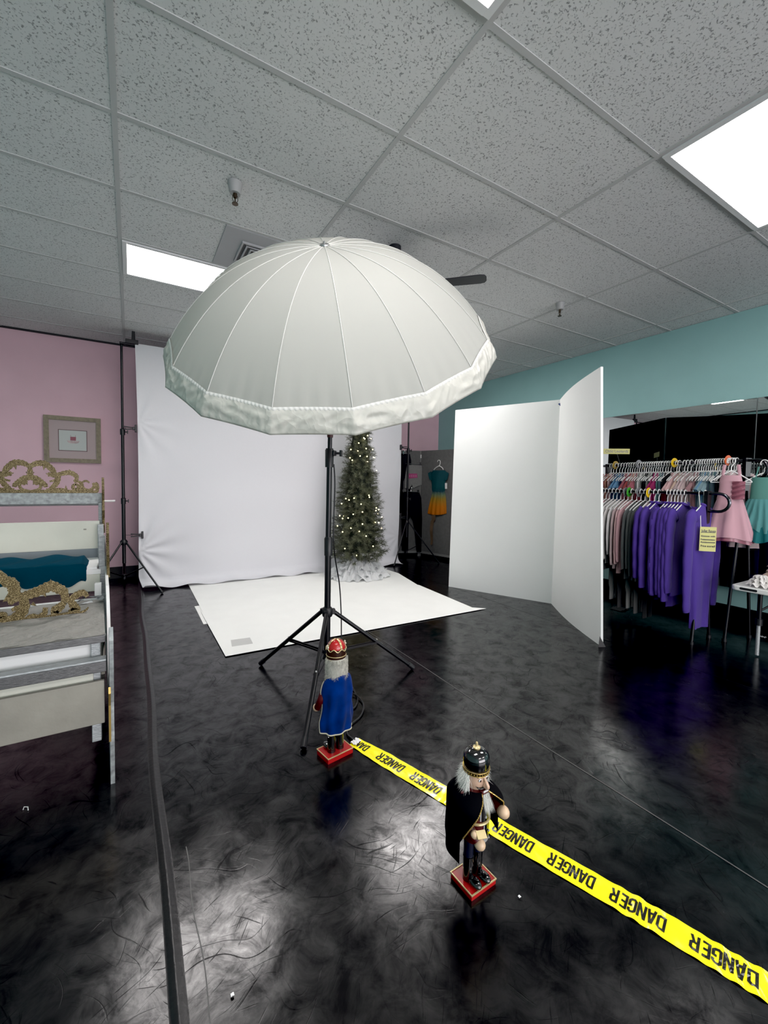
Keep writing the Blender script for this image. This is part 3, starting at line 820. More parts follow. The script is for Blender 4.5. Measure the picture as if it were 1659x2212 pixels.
def cov(u, v):
    a = UPH + 2 * PI * u
    if v < .75:
        q = v / .75; t = .940 + (1.0 - .940) * q
        k, f = facet(a, t)
        e = .0
        e = math.sin(PI * q) * (.004 + .0020 * math.sin(a * 46 + 3 * math.sin(a * 9 + 4 * q)) + .0018 * math.sin(a * 71 + 9 * q + 3 * math.sin(a * 23))) + .004 * q * math.sin(min(f, 1 - f) * 2 * PI * 9) * math.exp(-(min(f, 1 - f) / .16) ** 2) * (1 - math.exp(-((min(f, 1 - f)) / .10) ** 2))
        return up(UR * t * k + .004 + e, uprof(t) + .004 + e * .4 - .012 * q, a)
    q = (v - .75) / .25
    k, f = facet(a, 1)
    r = (UR * k + .006) * (1 - q)
    return up(max(r, .001), -.012 - .035 * math.sin(q * PI / 2) + .004 * math.sin(a * 40) * (1 - q) * q, a)
MB().grid(NR * 40, 32, cov, True).build('diffuser_cover', 'cover', ut, ang=3.2)
def ela(u, v):
    a = UPH + 2 * PI * u; t = .931 + .014 * v
    k, f = facet(a, t)
    e = .0028 * math.sin(PI * min(1, v * 1.0)) * (.55 + .45 * math.sin(a * 260 + math.sin(a * 13) * 2))
    return up(UR * t * k + .003 + e, uprof(t) + .003 + e * .6, a)
MB().grid(1260, 5, ela, True).build('elastic_hem', 'piping', ut, ang=3.2)
mb = MB(); Mq = Matrix((UE1, UE2, UA)).transposed()
mb.lathe([(.001, .020), (.004, .019), (.005, .010), (.019, .008), (.021, .002), (.001, .0)], 20, UC + UA * UH, Mq)
mb.build('ferrule', 'silver', ut)
MB().tube([UC + UA * (UH - .01), UC - UA * .52], .005, 10).build('shaft', 'silver', ut)

# light stand
SB = V((1.093, 2.512, 0))
st = thing('light_stand', 'black tripod light stand holding up the white photo umbrella', 'stand', SB)
PT = V((1.100, 2.508, 0))
MB().tube([SB + V((0, 0, .18)), SB + V((0, 0, .92))], .0205, 18).build('pole_section', 'blackmetal', st)
MB().tube([SB + V((0, 0, .9)), SB + V((.004, 0, 1.50))], .0178, 18).build('pole_section', 'blackmetal', st)
MB().tube([SB + V((.004, 0, 1.46)), SB + V((.006, 0, 1.72))], .0145, 18).build('pole_section', 'blackmetal', st)
for z in (.90, 1.47):
    c_ = SB + V((.003, 0, z))
    cl = MB().lathe([(.001, -.06), (.027, -.06), (.028, .05), (.024, .055), (.024, .06), (.001, .06)], 20, c_).build('collar', 'blackplastic', st)
    if z > 1:
        m2 = MB().tube([c_ + V((.02, -.01, .03)), c_ + V((.055, -.035, .03))], .008, 10); m2.box(c_ + V((.062, -.04, .03)), (.02, .014, .04), .6); m2.build('knob', 'blackplastic', cl, bevel=.003)
        m2 = MB().box(c_ + V((.02, -.015, .03)), (.035, .03, .035), .6); m2.build('knob_housing', 'blackplastic', cl, bevel=.004)
MB().lathe([(.001, 0), (.0185, 0), (.0195, .012), (.0195, .03), (.001, .03)], 18, SB + V((.006, 0, 1.60))).build('top_collar', 'redcollar', st)
MB().lathe([(.001, -.03), (.03, -.03), (.034, -.02), (.034, .018), (.026, .03), (.001, .03)], 20, SB + V((0, 0, .47))).build('hub', 'blackplastic', st)
m2 = MB(); m2.box(SB + V((.0, -.03, 1.72)), (.045, .07, .07)); m2.build('umbrella_bracket', 'blackplastic', st, bevel=.005)
for f in (V((.783, 2.975, 0)), V((1.701, 2.394, 0)), V((.715, 1.916, 0))):
    d = f - SB; d.z = 0; L_ = d.length; d.normalize()
    m2 = MB().box(SB + d * .035 + V((0, 0, .47)), (.03, .028, .035), math.atan2(d.y, d.x)); m2.build('hinge', 'blackplastic', st, bevel=.003)
    h0 = SB + d * .045 + V((0, 0, .465)); ft = V((f.x, f.y, .014)); e = (ft - h0).normalized()
    lg = MB().tube([h0, ft], .0135, 14).build('leg', 'blackmetal', st)
    MB().tube([ft - e * .045, ft + e * .004], .0165, 14).build('foot_cap', 'blackplastic', lg)
    p = h0 + (ft - h0) * .52; sd = d.cross(V((0, 0, 1))) * .013
    m2 = MB()
    for s_ in (-1, 1): m2.bar(SB + V((0, 0, .20)) + sd * s_ + d * .02, p + sd * s_, .006, .011)
    m2.build('brace', 'blackmetal', st, smooth=False)
    MB().ball(p + V((0, 0, .016)), .006).build('rivet', 'silver', lg)
MB().lathe([(.001, -.03), (.028, -.03), (.028, .03), (.001, .03)], 18, SB + V((0, 0, .19))).build('slider', 'blackplastic', st)
# cord down the stand
cp = [(1.121, 2.50, 1.43), (1.128, 2.495, 1.30), (1.118, 2.485, 1.05), (1.12, 2.485, .92), (1.15, 2.52, .80), (1.20, 2.56, .62), (1.215, 2.56, .42), (1.21, 2.53, .20), (1.205, 2.42, .04), (1.19, 2.30, .008), (1.16, 2.2, .008),
      (1.10, 2.13, .008), (1.06, 2.18, .012), (1.09, 2.27, .01), (1.165, 2.27, .014), (1.17, 2.15, .008), (1.10, 2.04, .008), (1.0, 1.98, .008), (.955, 1.92, .008), (.962, 1.852, .008)]
o = MB().tube(spline(cp, 8), .0045, 8).build('power_cord', 'cable'); tag(o, 'thin black cord running down the stand and looping to the yellow tape', 'cord')

# ------------------------------------------------------------------ danger tape
TC = spline([(.955, 1.87), (.972, 1.815), (1.055, 1.56), (1.146, 1.27), (1.205, 1.06), (1.337, .67), (1.432, .36), (1.56, -.06)], 16)
TLn = [0.0]
for i in range(1, len(TC)): TLn.append(TLn[-1] + (TC[i] - TC[i - 1]).length)
def tpos(s, w):
    s = max(0, min(TLn[-1] - 1e-6, s)); i = 0
    while i < len(TLn) - 2 and TLn[i + 1] < s: i += 1
    f = (s - TLn[i]) / max(1e-9, TLn[i + 1] - TLn[i]); p = TC[i] + (TC[i + 1] - TC[i]) * f
    a = TC[max(0, i - 1)]; b = TC[min(len(TC) - 1, i + 2)]; d = (b - a).normalized()
    nrm = V((-d.y, d.x))
    if nrm.x < 0: nrm = -nrm
    hw = .0465 - .012 * math.exp(-(s / .12) ** 2) + .0005 * math.sin(s * 37)
    z = .003 + .0007 * math.sin(s * 55 + w * 2) + .0006 * math.sin(s * 23 - w * 4) + .0005 * math.sin(w * 6 + s * 90) + .0022 * math.exp(-((s - .62) / .06) ** 2) * math.sin(s * 110) + .003 * math.exp(-((s - 1.28) / .07) ** 2) * math.sin(s * 120) + .003 * math.exp(-((s - 1.52) / .08) ** 2) * math.sin(s * 140 + w * 3)
    q = p + nrm * (w * hw)
    return q, max(.0012, z)
def tp3(s, w, dz=0.0):
    q, z = tpos(s, w); return V((q.x, q.y, z + dz))
tt_ = MB().grid(14, 420, lambda u, v: tp3(.02 + v * (TLn[-1] - .02), u * 2 - 1)).build('barricade_tape', 'tape', ang=3.2)
tag(tt_, 'yellow barricade tape printed DANGER in black, stuck across the black floor', 'tape')
def stroke(P, w, closed=False):
    """list of quads along a polyline, mitred, subdivided"""
    out = []; n = len(P); P = [V(p) for p in P]
    def off(i):
        if closed: a, b, c = P[(i - 1) % n], P[i], P[(i + 1) % n]
        else: a, b, c = P[max(i - 1, 0)], P[i], P[min(i + 1, n - 1)]
        d1 = (b - a); d2 = (c - b)
        if d1.length < 1e-9: d1 = d2
        if d2.length < 1e-9: d2 = d1
        d1.normalize(); d2.normalize(); n1 = V((-d1.y, d1.x)); n2 = V((-d2.y, d2.x)); m_ = (n1 + n2)
        m_ = m_ / max(.35, m_.length_squared / 2) / 1.0
        return m_ * w / 2 * 1.0
    for i in range(n if closed else n - 1):
        j = (i + 1) % n; a, b = P[i], P[j]; oa, ob = off(i), off(j)
        k = max(1, int((b - a).length / .22))
        for q in range(k):
            f0, f1 = q / k, (q + 1) / k
            A0 = a + (b - a) * f0; A1 = a + (b - a) * f1; O0 = oa + (ob - oa) * f0; O1 = oa + (ob - oa) * f1
            out.append((A0 + O0, A0 - O0, A1 - O1, A1 + O1))
    return out
W_ = .22
GLY = {
    'D': [([(.12, .12), (.12, 1.38), (.46, 1.38), (.63, 1.22), (.63, .28), (.46, .12)], 1)],
    'A': [([(.10, 0), (.34, 1.5)], 0), ([(.42, 1.5), (.66, 0)], 0), ([(.2, .40), (.56, .40)], 0), ([(.34, 1.40), (.42, 1.40)], 0)],
    'N': [([(.12, 0), (.12, 1.5)], 0), ([(.64, 0), (.64, 1.5)], 0), ([(.13, 1.46), (.63, .04)], 0)],
    'G': [([(.64, 1.02), (.64, 1.24), (.49, 1.38), (.27, 1.38), (.12, 1.24), (.12, .26), (.27, .12), (.49, .12), (.64, .26), (.64, .70), (.40, .70)], 0)],
    'E': [([(.12, 0), (.12, 1.5)], 0), ([(.12, 1.38), (.60, 1.38)], 0), ([(.12, .76), (.54, .76)], 0), ([(.12, .12), (.60, .12)], 0)],
    'R': [([(.12, 0), (.12, 1.5)], 0), ([(.12, 1.38), (.48, 1.38), (.63, 1.26), (.63, .86), (.48, .74), (.12, .74)], 0), ([(.40, .70), (.64, 0)], 0)]}
def s_of_Y(y):
    for i in range(len(TC) - 1):
        if TC[i].y >= y >= TC[i + 1].y:
            return TLn[i] + (TLn[i + 1] - TLn[i]) * (TC[i].y - y) / max(1e-9, TC[i].y - TC[i + 1].y)
    return 0
LSC = .152 / 4.72; HSC = 1.16 / 1.5
for yD in (1.762, 1.552, 1.358, 1.163, .969, .774, .586, .386, .186, .0):
    s0 = s_of_Y(yD) + .0; mb = MB()
    for k, ch in enumerate('DANGER'):
        if yD > 1.7 and k > 2: break
        for P, cl in GLY[ch]:
            for qd in stroke(P, W_, bool(cl)):
                vs = []
                for c_ in qd:
                    s_ = s0 - (c_.x + k * .79) * LSC
                    vs.append(tp3(s_, -((c_.y - .75) * HSC), .0009))
                mb.add(vs, [(0, 1, 2, 3)])
    mb.build('lettering', 'ink', tt_, smooth=False)
m2 = MB().grid(10, 6, lambda u, v: V((.935 + .045 * u + .012 * v, 1.845 + .022 * u - .035 * v, .006 + .006 * abs(math.sin(u * 9 + v * 5)))))
m2.build('crumpled_end', 'tapewhite', tt_, ang=.3)

# ------------------------------------------------------------------ nutcrackers (local frame: front is -y)
def L3(M):
    return lambda x, y, z: M @ V((x, y, z))
def hair(mb, c, r, z0, z1, a0, a1, n, ln, w, droop, rnd):
    for k in range(n):
        a = rnd.uniform(a0, a1); z = rnd.uniform(z0, z1)
        o_ = V((math.cos(a), math.sin(a), 0)); p = V(c) + o_ * r + V((0, 0, z))
        mb.strand(p, o_ * rnd.uniform(.35, 1.0) + V((rnd.uniform(-.5, .5), rnd.uniform(-.5, .5), rnd.uniform(-.9, .3))), ln * rnd.uniform(.6, 1.2), w, droop * rnd.uniform(.4, 1.2))
def base_block(t, hx, hy, h):
    b_ = MB().box((0, 0, h / 2), (2 * hx, 2 * hy, h)).build('base', 'redpaint', t, world=False, smooth=False, bevel=.0012)
    m2 = MB()
    for s_ in (-1, 1): m2.box((0, s_ * hy, h), (2 * hx - .0037, .0035, .0035)); m2.box((s_ * hx, 0, h), (.0035, 2 * hy + .0035, .0035))
    m2.build('gold_edge', 'goldpale', b_, world=False, smooth=False)
def leg_(t, x, r, z0, z1, top):
    l = MB().lathe([(.001, z0), (r * 1.02, z0), (r * .95, z0 + .02), (r * .98, (z0 + z1) / 2), (r, z1), (.001, z1)], 20, (x, .004, 0)).build('leg', top, t, world=False)
    m2 = MB().lathe([(.001, z0), (r * 1.12, z0), (r * 1.06, z0 + .03), (r * 1.1, z0 + (z1 - z0) * .52), (r * .9, z0 + (z1 - z0) * .53)], 20, (x, .004, 0))
    m2.ball((x, -.012 - r, z0 + r * .62), r * 1.02, (1, 1.55, .66)); m2.build('boot', 'blackgloss', l, world=False)
rnd = random.Random(5)
# soldier with black hat
N2 = V((.963, .987, .0))
t = thing('nutcracker', 'wooden nutcracker in black dome hat and black cape beside the yellow tape', 'nutcracker', N2, 'nutcracker figures', rotz=.04)
base_block(t, .055, .049, .018)
for sx in (-1, 1): leg_(t, sx * .0205, .0165, .018, .172, 'navy')
m2 = MB().lathe([(.001, .135), (.0435, .135), (.045, .145), (.0425, .2), (.001, .2)], 32); m2.build('coat_skirt', 'darkred', t, world=False)
fn = lambda a0, a1, z0, z1, r: MB().grid(12, 4, lambda u, v: V((r * math.sin(a0 + (a1 - a0) * u), -r * math.cos(a0 + (a1 - a0) * u), z0 + (z1 - z0) * v)))
fn(-.12, .75, .137, .198, .0452).build('coat_panel', 'greyp', t, world=False)
fn(-.02, .62, .152, .2, .0460).build('coat_front', 'blackgloss', t, world=False)
MB().lathe([(.001, .2), (.0425, .2), (.0445, .25), (.047, .285), (.040, .303), (.020, .31), (.001, .31)], 32).build('torso', 'darkred', t, world=False)
fn(-.32, .32, .212, .295, .0472).build('placket', 'blackgloss', t, world=False)
m2 = MB()
for s_ in (-1, 1):
    m2.add(fn(s_ * .36, s_ * .46, .215, .298, .0476).v, fn(0, 1, 0, 1, 1).f)
m2.build('lapel', 'greyp', t, world=False)
m2 = MB()
for z in (.225, .248, .271): m2.ball((.0, -.0475, z), .0045, n=8, m=6); m2.ball((.016, -.0465, z - .075 if z < .25 else z), .0035, n=8, m=6)
m2.build('button', 'greyp', t, world=False)
m2 = MB().tube([(.0455 * math.cos(a), .0455 * math.sin(a), .2035) for a in [2 * PI * k / 40 for k in range(40)]], .0045, 8, True); m2.build('belt', 'goldpale', t, world=False)
for sx, hd in ((-1, (-.048, -.058, .178)), (1, (.066, -.050, .226))):
    sh = V((sx * .052, .002, .285)); el = V((sx * .070, -.004, .232)); h_ = V(hd)
    a_ = MB().tube(spline([sh, (sh + el) / 2, el, (el + h_) / 2, h_], 4), .0155, 14); a_.ball(sh, .017)
    ar = a_.build('arm', 'darkred', t, world=False)
    MB().ball(h_ + (h_ - el).normalized() * .012, .0195 if sx > 0 else .017, (1, 1.12, 1)).build('hand', 'skin', ar, world=False)
m2 = MB().box((-.048, -.074, .208), (.034, .005, .022), Matrix.Rotation(-.9, 3, 'X') @ Matrix.Rotation(.25, 3, 'Y')); m2.build('gold_card', 'goldpale', t, world=False, smooth=False)
MB().ball((-.062, -.060, .205), .0125).build('horn_end', 'skin', t, world=False)
hdm = MB().lathe([(.001, .300), (.026, .300), (.0335, .315), (.0355, .335), (.035, .362), (.001, .364)], 32).build('head', 'facep', t, world=False)
for sx in (-1, 1):
    c_ = V((sx * .0145, -.0325, .342))
    e_ = MB().ball(c_, .0052, (1.15, .5, 1.0), n=12, m=8).build('eye', 'whiteplastic', hdm, world=False)
    MB().ball(c_ + V((0, -.0025, -.0005)), .0036, (1, .4, 1), n=10, m=8).build('pupil', 'brown', hdm, world=False)
    MB().tube([(sx * .007, -.0352, .350), (sx * .014, -.0335, .3535), (sx * .022, -.0285, .350)], .0013, 6).build('eyebrow', 'ink', hdm, world=False)
MB().tube(spline([(0, -.034, .350), (0, -.043, .340), (0, -.053, .328), (0, -.046, .321), (0, -.035, .322)], 5), [.0035] * 6 + [.0055] * 9 + [.005] * 6, 10).build('nose', 'facep', hdm, world=False)
m2 = MB()
for sx in (-1, 1): m2.tube(spline([(0, -.0375, .319), (sx * .009, -.037, .3165), (sx * .018, -.033, .317), (sx * .0245, -.027, .3215)], 4), [.0032] * 7 + [.0022] * 4 + [.001] * 2, 8)
m2.build('moustache', 'ink', hdm, world=False)
jw = MB().box((0, -.0355, .305), (.030, .018, .013)).build('jaw', 'darkred', t, world=False, bevel=.002)
m2 = MB()
for k in range(5): m2.box((-.0084 + k * .0042, -.0448, .3095), (.0034, .002, .006))
m2.build('tooth', 'whiteplastic', jw, world=False, smooth=False)
m2 = MB()
for k in range(420):
    m2.strand((rnd.uniform(-.012, .012), -.044 + rnd.uniform(-.002, .002), .300 + rnd.uniform(-.004, .002)), V((rnd.uniform(-.35, .35), -.55, -1)), rnd.uniform(.025, .055), .0005, .006)
m2.build('beard', 'fur', t, world=False)
m2 = MB(); hair(m2, (0, .004, 0), .036, .295, .362, -.30, PI + .30, 1900, .022, .0006, .014, rnd); hair(m2, (0, .004, 0), .042, .295, .35, -.35, PI + .35, 1500, .022, .0006, .02, rnd)
m2.lathe([(.03, .292), (.046, .30), (.050, .325), (.044, .35), (.034, .36)], 24, (0, .004, 0), None, -.35, PI + .35)
m2.build('hair', 'fur', t, world=False)
hat = MB().lathe([(.001, .355), (.0375, .355), (.039, .362), (.0415, .385), (.0435, .405), (.0425, .423), (.037, .441), (.026, .4535), (.012, .459), (.001, .460)], 40).build('hat', 'blackgloss', t, world=False)
m2 = MB().lathe([(.0385, .3545), (.0405, .356), (.0425, .3745), (.0405, .3765)], 40); m2.build('hat_band', 'brass', hat, world=False)
m2 = MB()
for z, r in ((.357, .0412), (.374, .0428)): m2.tube([(r * math.cos(a), r * math.sin(a), z) for a in [2 * PI * k / 48 for k in range(48)]], .0015, 6, True)
for k in range(30):
    a = 2 * PI * k / 30; m2.ball((.0422 * math.cos(a), .0422 * math.sin(a), .3655), .0028, n=6, m=4)
m2.build('gold_band', 'gold', hat, world=False)
m2 = MB().lathe([(.001, .458), (.012, .4595), (.0125, .463), (.008, .466), (.0045, .467), (.0035, .471), (.0045, .474), (.003, .479), (.001, .480)], 20); m2.build('finial', 'goldpale', hat, world=False)
def cape2(u, v):
    a_ = -1.32 + 1.02 * min(1, v * 1.5) ** .8; a = a_ + (PI - 2 * a_) * u; z = .306 - .17 * v - (.045 * max(0, u - .62) / .38 * v) - (.045 * v * max(0, .30 - u) / .3 if u < .3 else 0) * .3
    r = .044 + .047 * min(1, v * 5) ** .6 + .004 * v + .004 * math.sin(a * 7) * v
    return V((r * math.cos(a), r * math.sin(a) + .004, z))
cp_ = MB().grid(60, 24, cape2).build('cape', 'blackfelt', t, world=False, ang=3.2)
m2 = MB()
for u in (0.0, 1.0):
    pts = [cape2(u, v / 14) for v in range(9)]
    m2.tube(pts, .0017, 6)
    for q in spline(pts, 3): m2.ball(q, .0024, n=6, m=4)
m2.build('chain_trim', 'gold', cp_, world=False)

def reshape(o, f, skip):
    for ch in o.children:
        if ch.name.split('.')[0] in skip: continue
        for v in ch.data.vertices: v.co.z = f(v.co.z, ch)
        reshape(ch, f, ())
def lift(z, o):
    nm = o.name.split('.')[0]
    if nm in ('hat', 'hat_band', 'gold_band', 'finial'): z = .355 + (z - .355) * (.70 if nm != 'finial' else .80) if nm != 'finial' else .355 + .105 * .70 + (z - .460)
    return z + .027
reshape(t, lift, ('base', 'leg'))

# king seen from behind
N1 = V((.838, 1.816, 0))
t = thing('nutcracker', 'king nutcracker in red crown and blue cape seen from behind by the umbrella stand', 'nutcracker', N1, 'nutcracker figures', rotz=PI + .16)
base_block(t, .071, .050, .025)
for sx in (-1, 1): leg_(t, sx * .024, .0185, .025, .17, 'blackgloss')
MB().lathe([(.001, .155), (.050, .155), (.051, .17), (.048, .24), (.052, .33), (.044, .372), (.02, .385), (.001, .385)], 30).build('torso', 'darkred', t, world=False)
m2 = MB().tube([(.0515 * math.cos(a), .0515 * math.sin(a), .243) for a in [2 * PI * k / 36 for k in range(36)]], .0045, 8, True); m2.build('belt', 'goldpale', t, world=False)
for sx in (-1, 1):
    sh = V((sx * .060, 0, .345)); el = V((sx * .078, -.010, .285)); h_ = V((sx * .072, -.045, .235))
    a_ = MB().tube(spline([sh, (sh + el) / 2, el, (el + h_) / 2, h_], 4), .0175, 12); a_.ball(sh, .019)
    ar = a_.build('arm', 'darkred', t, world=False)
    MB().ball(h_ + V((0, -.012, -.006)), .018).build('hand', 'skin', ar, world=False)
hdm = MB().lathe([(.001, .375), (.030, .375), (.040, .40), (.042, .43), (.042, .478), (.001, .48)], 30).build('head', 'facep', t, world=False)
for sx in (-1, 1): MB().ball((sx * .017, -.039, .445), .006, (1.1, .5, 1), n=10, m=8).build('eye', 'ink', hdm, world=False)
MB().ball((0, -.046, .425), .009, (.8, 1.3, 1.2), n=10, m=8).build('nose', 'facep', hdm, world=False)
MB().box((0, -.042, .39), (.034, .02, .014)).build('jaw', 'darkred', t, world=False, bevel=.002)
m2 = MB()
for k in range(120): m2.strand((rnd.uniform(-.018, .018), -.05, .388), V((rnd.uniform(-.3, .3), -.5, -1)), rnd.uniform(.04, .07), .0011, .006)
m2.build('beard', 'furgrey', t, world=False)
m2 = MB().lathe([(.036, .378), (.050, .385), (.053, .41), (.052, .45), (.046, .478), (.040, .482)], 30, (0, .003, 0), None, -.35, PI + .35)
hair(m2, (0, .003, 0), .050, .395, .48, -.4, PI + .4, 3200, .009, .0007, .006, rnd)
hair(m2, (0, .003, 0), .050, .390, .400, -.4, PI + .4, 500, .012, .0007, .010, rnd)
m2.build('hair', 'furgrey', t, world=False)
cr = MB().lathe([(.001, .474), (.0455, .474), (.0465, .482), (.0475, .522), (.044, .524), (.001, .524)], 40).build('crown', 'brown', t, world=False)
m2 = MB()
for z, r in ((.4755, .0468), (.492, .0478)): m2.tube([(r * math.cos(a), r * math.sin(a), z) for a in [2 * PI * k / 44 for k in range(44)]], .0016, 6, True)
m2.tube([((.0475 + .001) * math.cos(a), (.0485) * math.sin(a), .5225 + .006 * math.cos(a * 8 + .3)) for a in [2 * PI * k / 96 for k in range(96)]], .0022, 6, True)
m2.build('gold_ring', 'goldpale', cr, world=False)
MB().lathe([(.044, .518), (.0435, .530), (.039, .544), (.030, .555), (.017, .562), (.001, .564)], 36).build('red_dome', 'redpaint', cr, world=False)
for k in range(4):
    a = PI / 2 + k * PI / 2
    pr_ = [(.0445, .520), (.0442, .530), (.0396, .5445), (.0306, .556), (.0175, .563), (.004, .5655)]
    m2 = MB().grid(2, len(pr_) - 1, lambda u, v: V(((pr_[int(round(v * 5))][0] + .0012) * math.cos(a) - (u - .5) * .009 * math.sin(a), (pr_[int(round(v * 5))][0] + .0012) * math.sin(a) + (u - .5) * .009 * math.cos(a), pr_[int(round(v * 5))][1] + .001)))
    rb = m2.build('gold_rib', 'goldpale', cr, world=False, ang=3.2)
    m3 = MB()
    for q in (1, 2, 3): m3.ball((pr_[q][0] * math.cos(a) * 1.05, pr_[q][0] * math.sin(a) * 1.05, pr_[q][1] + .001), .0022, n=6, m=4)
    m3.build('jewel', 'brass', rb, world=False)
for k in range(4):
    a = k * PI / 2 + (0 if k % 2 == 0 else 0)
    if k in (1, 3): continue
    c_ = V((.0495 * math.cos(a), .0495 * math.sin(a), .533))
    m2 = MB().ball(c_, .006, (.7, 1, 1.5), n=10, m=8)
    for s_ in (-1, 1): m2.ball(c_ + V((0, s_ * .006, .002)), .0045, n=8, m=6)
    m2.ball(c_ + V((0, 0, .011)), .0042, n=8, m=6)
    m2.build('gold_point', 'offwhite', cr, world=False)
def cape1(u, v):
    a = -.06 + (PI + .12) * u; z = .398 - .018 * abs(2 * u - 1) ** 2 * 0 - .262 * v + .02 * max(0, 1 - v * 4) * (1 - abs(2 * u - 1) * 1.6)
    r = (.052 + .042 * min(1, v * 3.6) ** .6 - .014 * v) * (1 + .05 * math.sin(a * 9 + 1.5 * v) * min(1, v * 2)) + .004 * math.sin(a * 5 + 9 * v)
    return V((r * math.cos(a) * (1.06 - .16 * math.sin(PI * min(1, v * 1.25)) - .06 * v), r * math.sin(a) * .80 + .004, z))
cp_ = MB().grid(72, 30, cape1).build('cape', 'bluefelt', t, world=False, ang=3.2)
edge = [cape1(0, v / 20) for v in range(21)] + [cape1(u / 30, 1) for u in range(1, 31)] + [cape1(1, 1 - v / 20) for v in range(1, 21)]
m2 = MB()
for i, q in enumerate(spline(edge, 2)): m2.ball(q + V((0, 0, 0)), .0034, n=6, m=4)
m2.build('cord_trim', 'offwhite', cp_, world=False)
# bits of litter on the floor
o = MB().tube([at_z(50, 1749, .004), at_z(52, 1743, .006), at_z(60, 1743, .006), at_z(61, 1750, .004)], .0018, 6).build('bent_clip', 'whiteplastic'); tag(o, 'small bent white clip lying on the black floor by the prop', 'clip')
for (x, y, s_, lb) in ((1122, 1938, .004, 'tiny white paper scrap on the floor near the black-hatted nutcracker'), (1648, 1377, .02, 'pale crumpled scrap on the floor under the folding table'), (502, 2150, .004, 'tiny white paper speck on the floor at the front')):
    p = at_z(x, y, .003)
    o = MB().grid(4, 4, lambda u, v: p + V(((u - .5) * s_ * 2, (v - .5) * s_ * 2, .002 + s_ * .4 * math.sin(u * 9 + v * 7) ** 2))).build('paper_scrap', 'tapewhite', ang=.3); tag(o, lb, 'scrap')

# ------------------------------------------------------------------ sleigh-like stage prop at the pink side
def XR_(y): return -.092 - (y - 2.1) * .055
XCN = -.555
def xsym(x): return 2 * XCN - x
SL = thing('sleigh_prop', 'white and silver stage sleigh with gold glitter scrollwork, standing by the floor seam', 'stage prop', (XCN, 2.8, 0))
def plank(name, y, z0, z1, th, m, parent=SL, inset=.0, bevel=.003, x1=None, x0=None):
    xr = XR_(y) - inset if x1 is None else x1
    xl = xsym(xr) if x0 is None else x0
    return MB().box(((xr + xl) / 2, y + th / 2, (z0 + z1) / 2), (xr - xl, th, z1 - z0)).build(name, m, parent, smooth=False, bevel=bevel)
plank('front_board', 2.10, .277, .462, .018, 'sgrey', inset=.012)
plank('cream_strip', 2.135, .43, .515, .012, 'cream', inset=.05)
plank('front_rail', 2.075, .508, .552, .045, 'sdark', inset=.004)
plank('rail_cap', 2.072, .5525, .562, .05, 'ssilver', inset=.004)
plank('upper_rail', 2.12, .618, .648, .03, 'sdark', inset=.004)
plank('inner_board', 2.17, .34, .617, .012, 'white', inset=.045)
plank('inner_rail', 2.20, .30, .33, .03, 'sgrey', inset=.05)
for sx in (0, 1):
    xx = XR_(2.16) - .04; xx = xx if sx == 0 else xsym(xx)
    MB().box((xx, 2.16, .41), (.035, .03, .46)).build('corner_post', 'ssilver', SL, smooth=False, bevel=.003)
# crinkled seat top
def seat(u, v):
    y = 2.125 + .56 * v; x = xsym(XR_(y) - .006) + (XR_(y) - .006 - xsym(XR_(y) - .006)) * u
    z = .648 + .020 * v + .003 * math.sin(x * 37 + y * 21) * math.sin(y * 53)
    return (x, y, z)
m2 = MB().grid(60, 30, seat); m2.box((XCN, 2.40, .636), (2 * (XR_(2.4) - XCN) - .06, .50, .012)); m2.build('seat_top', 'papier', SL, ang=3.2)
# front scroll of gold glitter
GW = lambda X0, KX, Z0, KZ, OX, OY, SCL: None
def fixn(o):
    import bmesh
    bm = bmesh.new(); bm.from_mesh(o.data); bmesh.ops.recalc_face_normals(bm, faces=bm.faces); bm.to_mesh(o.data); bm.free(); return o
def scroll(name, strokes, spikes, cx, mapf, y0, th, WK, parent=SL):
    m2 = MB()
    for sg in (1, -1):
        fn_ = lambda x, y, tt: V((cx + sg * (mapf(x, y)[0] - cx), tt, mapf(x, y)[1]))
        for j_, (P, w_) in enumerate(strokes):
            S_ = spline(P, 6); n = len(S_)
            ws = [w_ * WK * (.62 + .38 * math.sin(PI * min(1, max(0, i / (n - 1)))) + .10 * math.sin(i * 1.9)) for i in range(n)]
            m2.ribbon(S_, ws, fn_, y0 + (.0009 if sg < 0 else 0) + (j_ * 7 % 11) * .0006, y0 + th)
        for (a, b, c_) in spikes:
            m2.prism([a, b, c_], fn_, y0 + .001, y0 + th - .001)
    return fixn(m2.build(name, 'glitter', parent, smooth=False))
mf = lambda x, y: (-.505 + (x / 6.38) * .001688, 1.316 - (1.316 - (.841 - .00010 * (x / 6.38) - ((1170 + y / 6.38) - 1240) * .00227)) * .919)
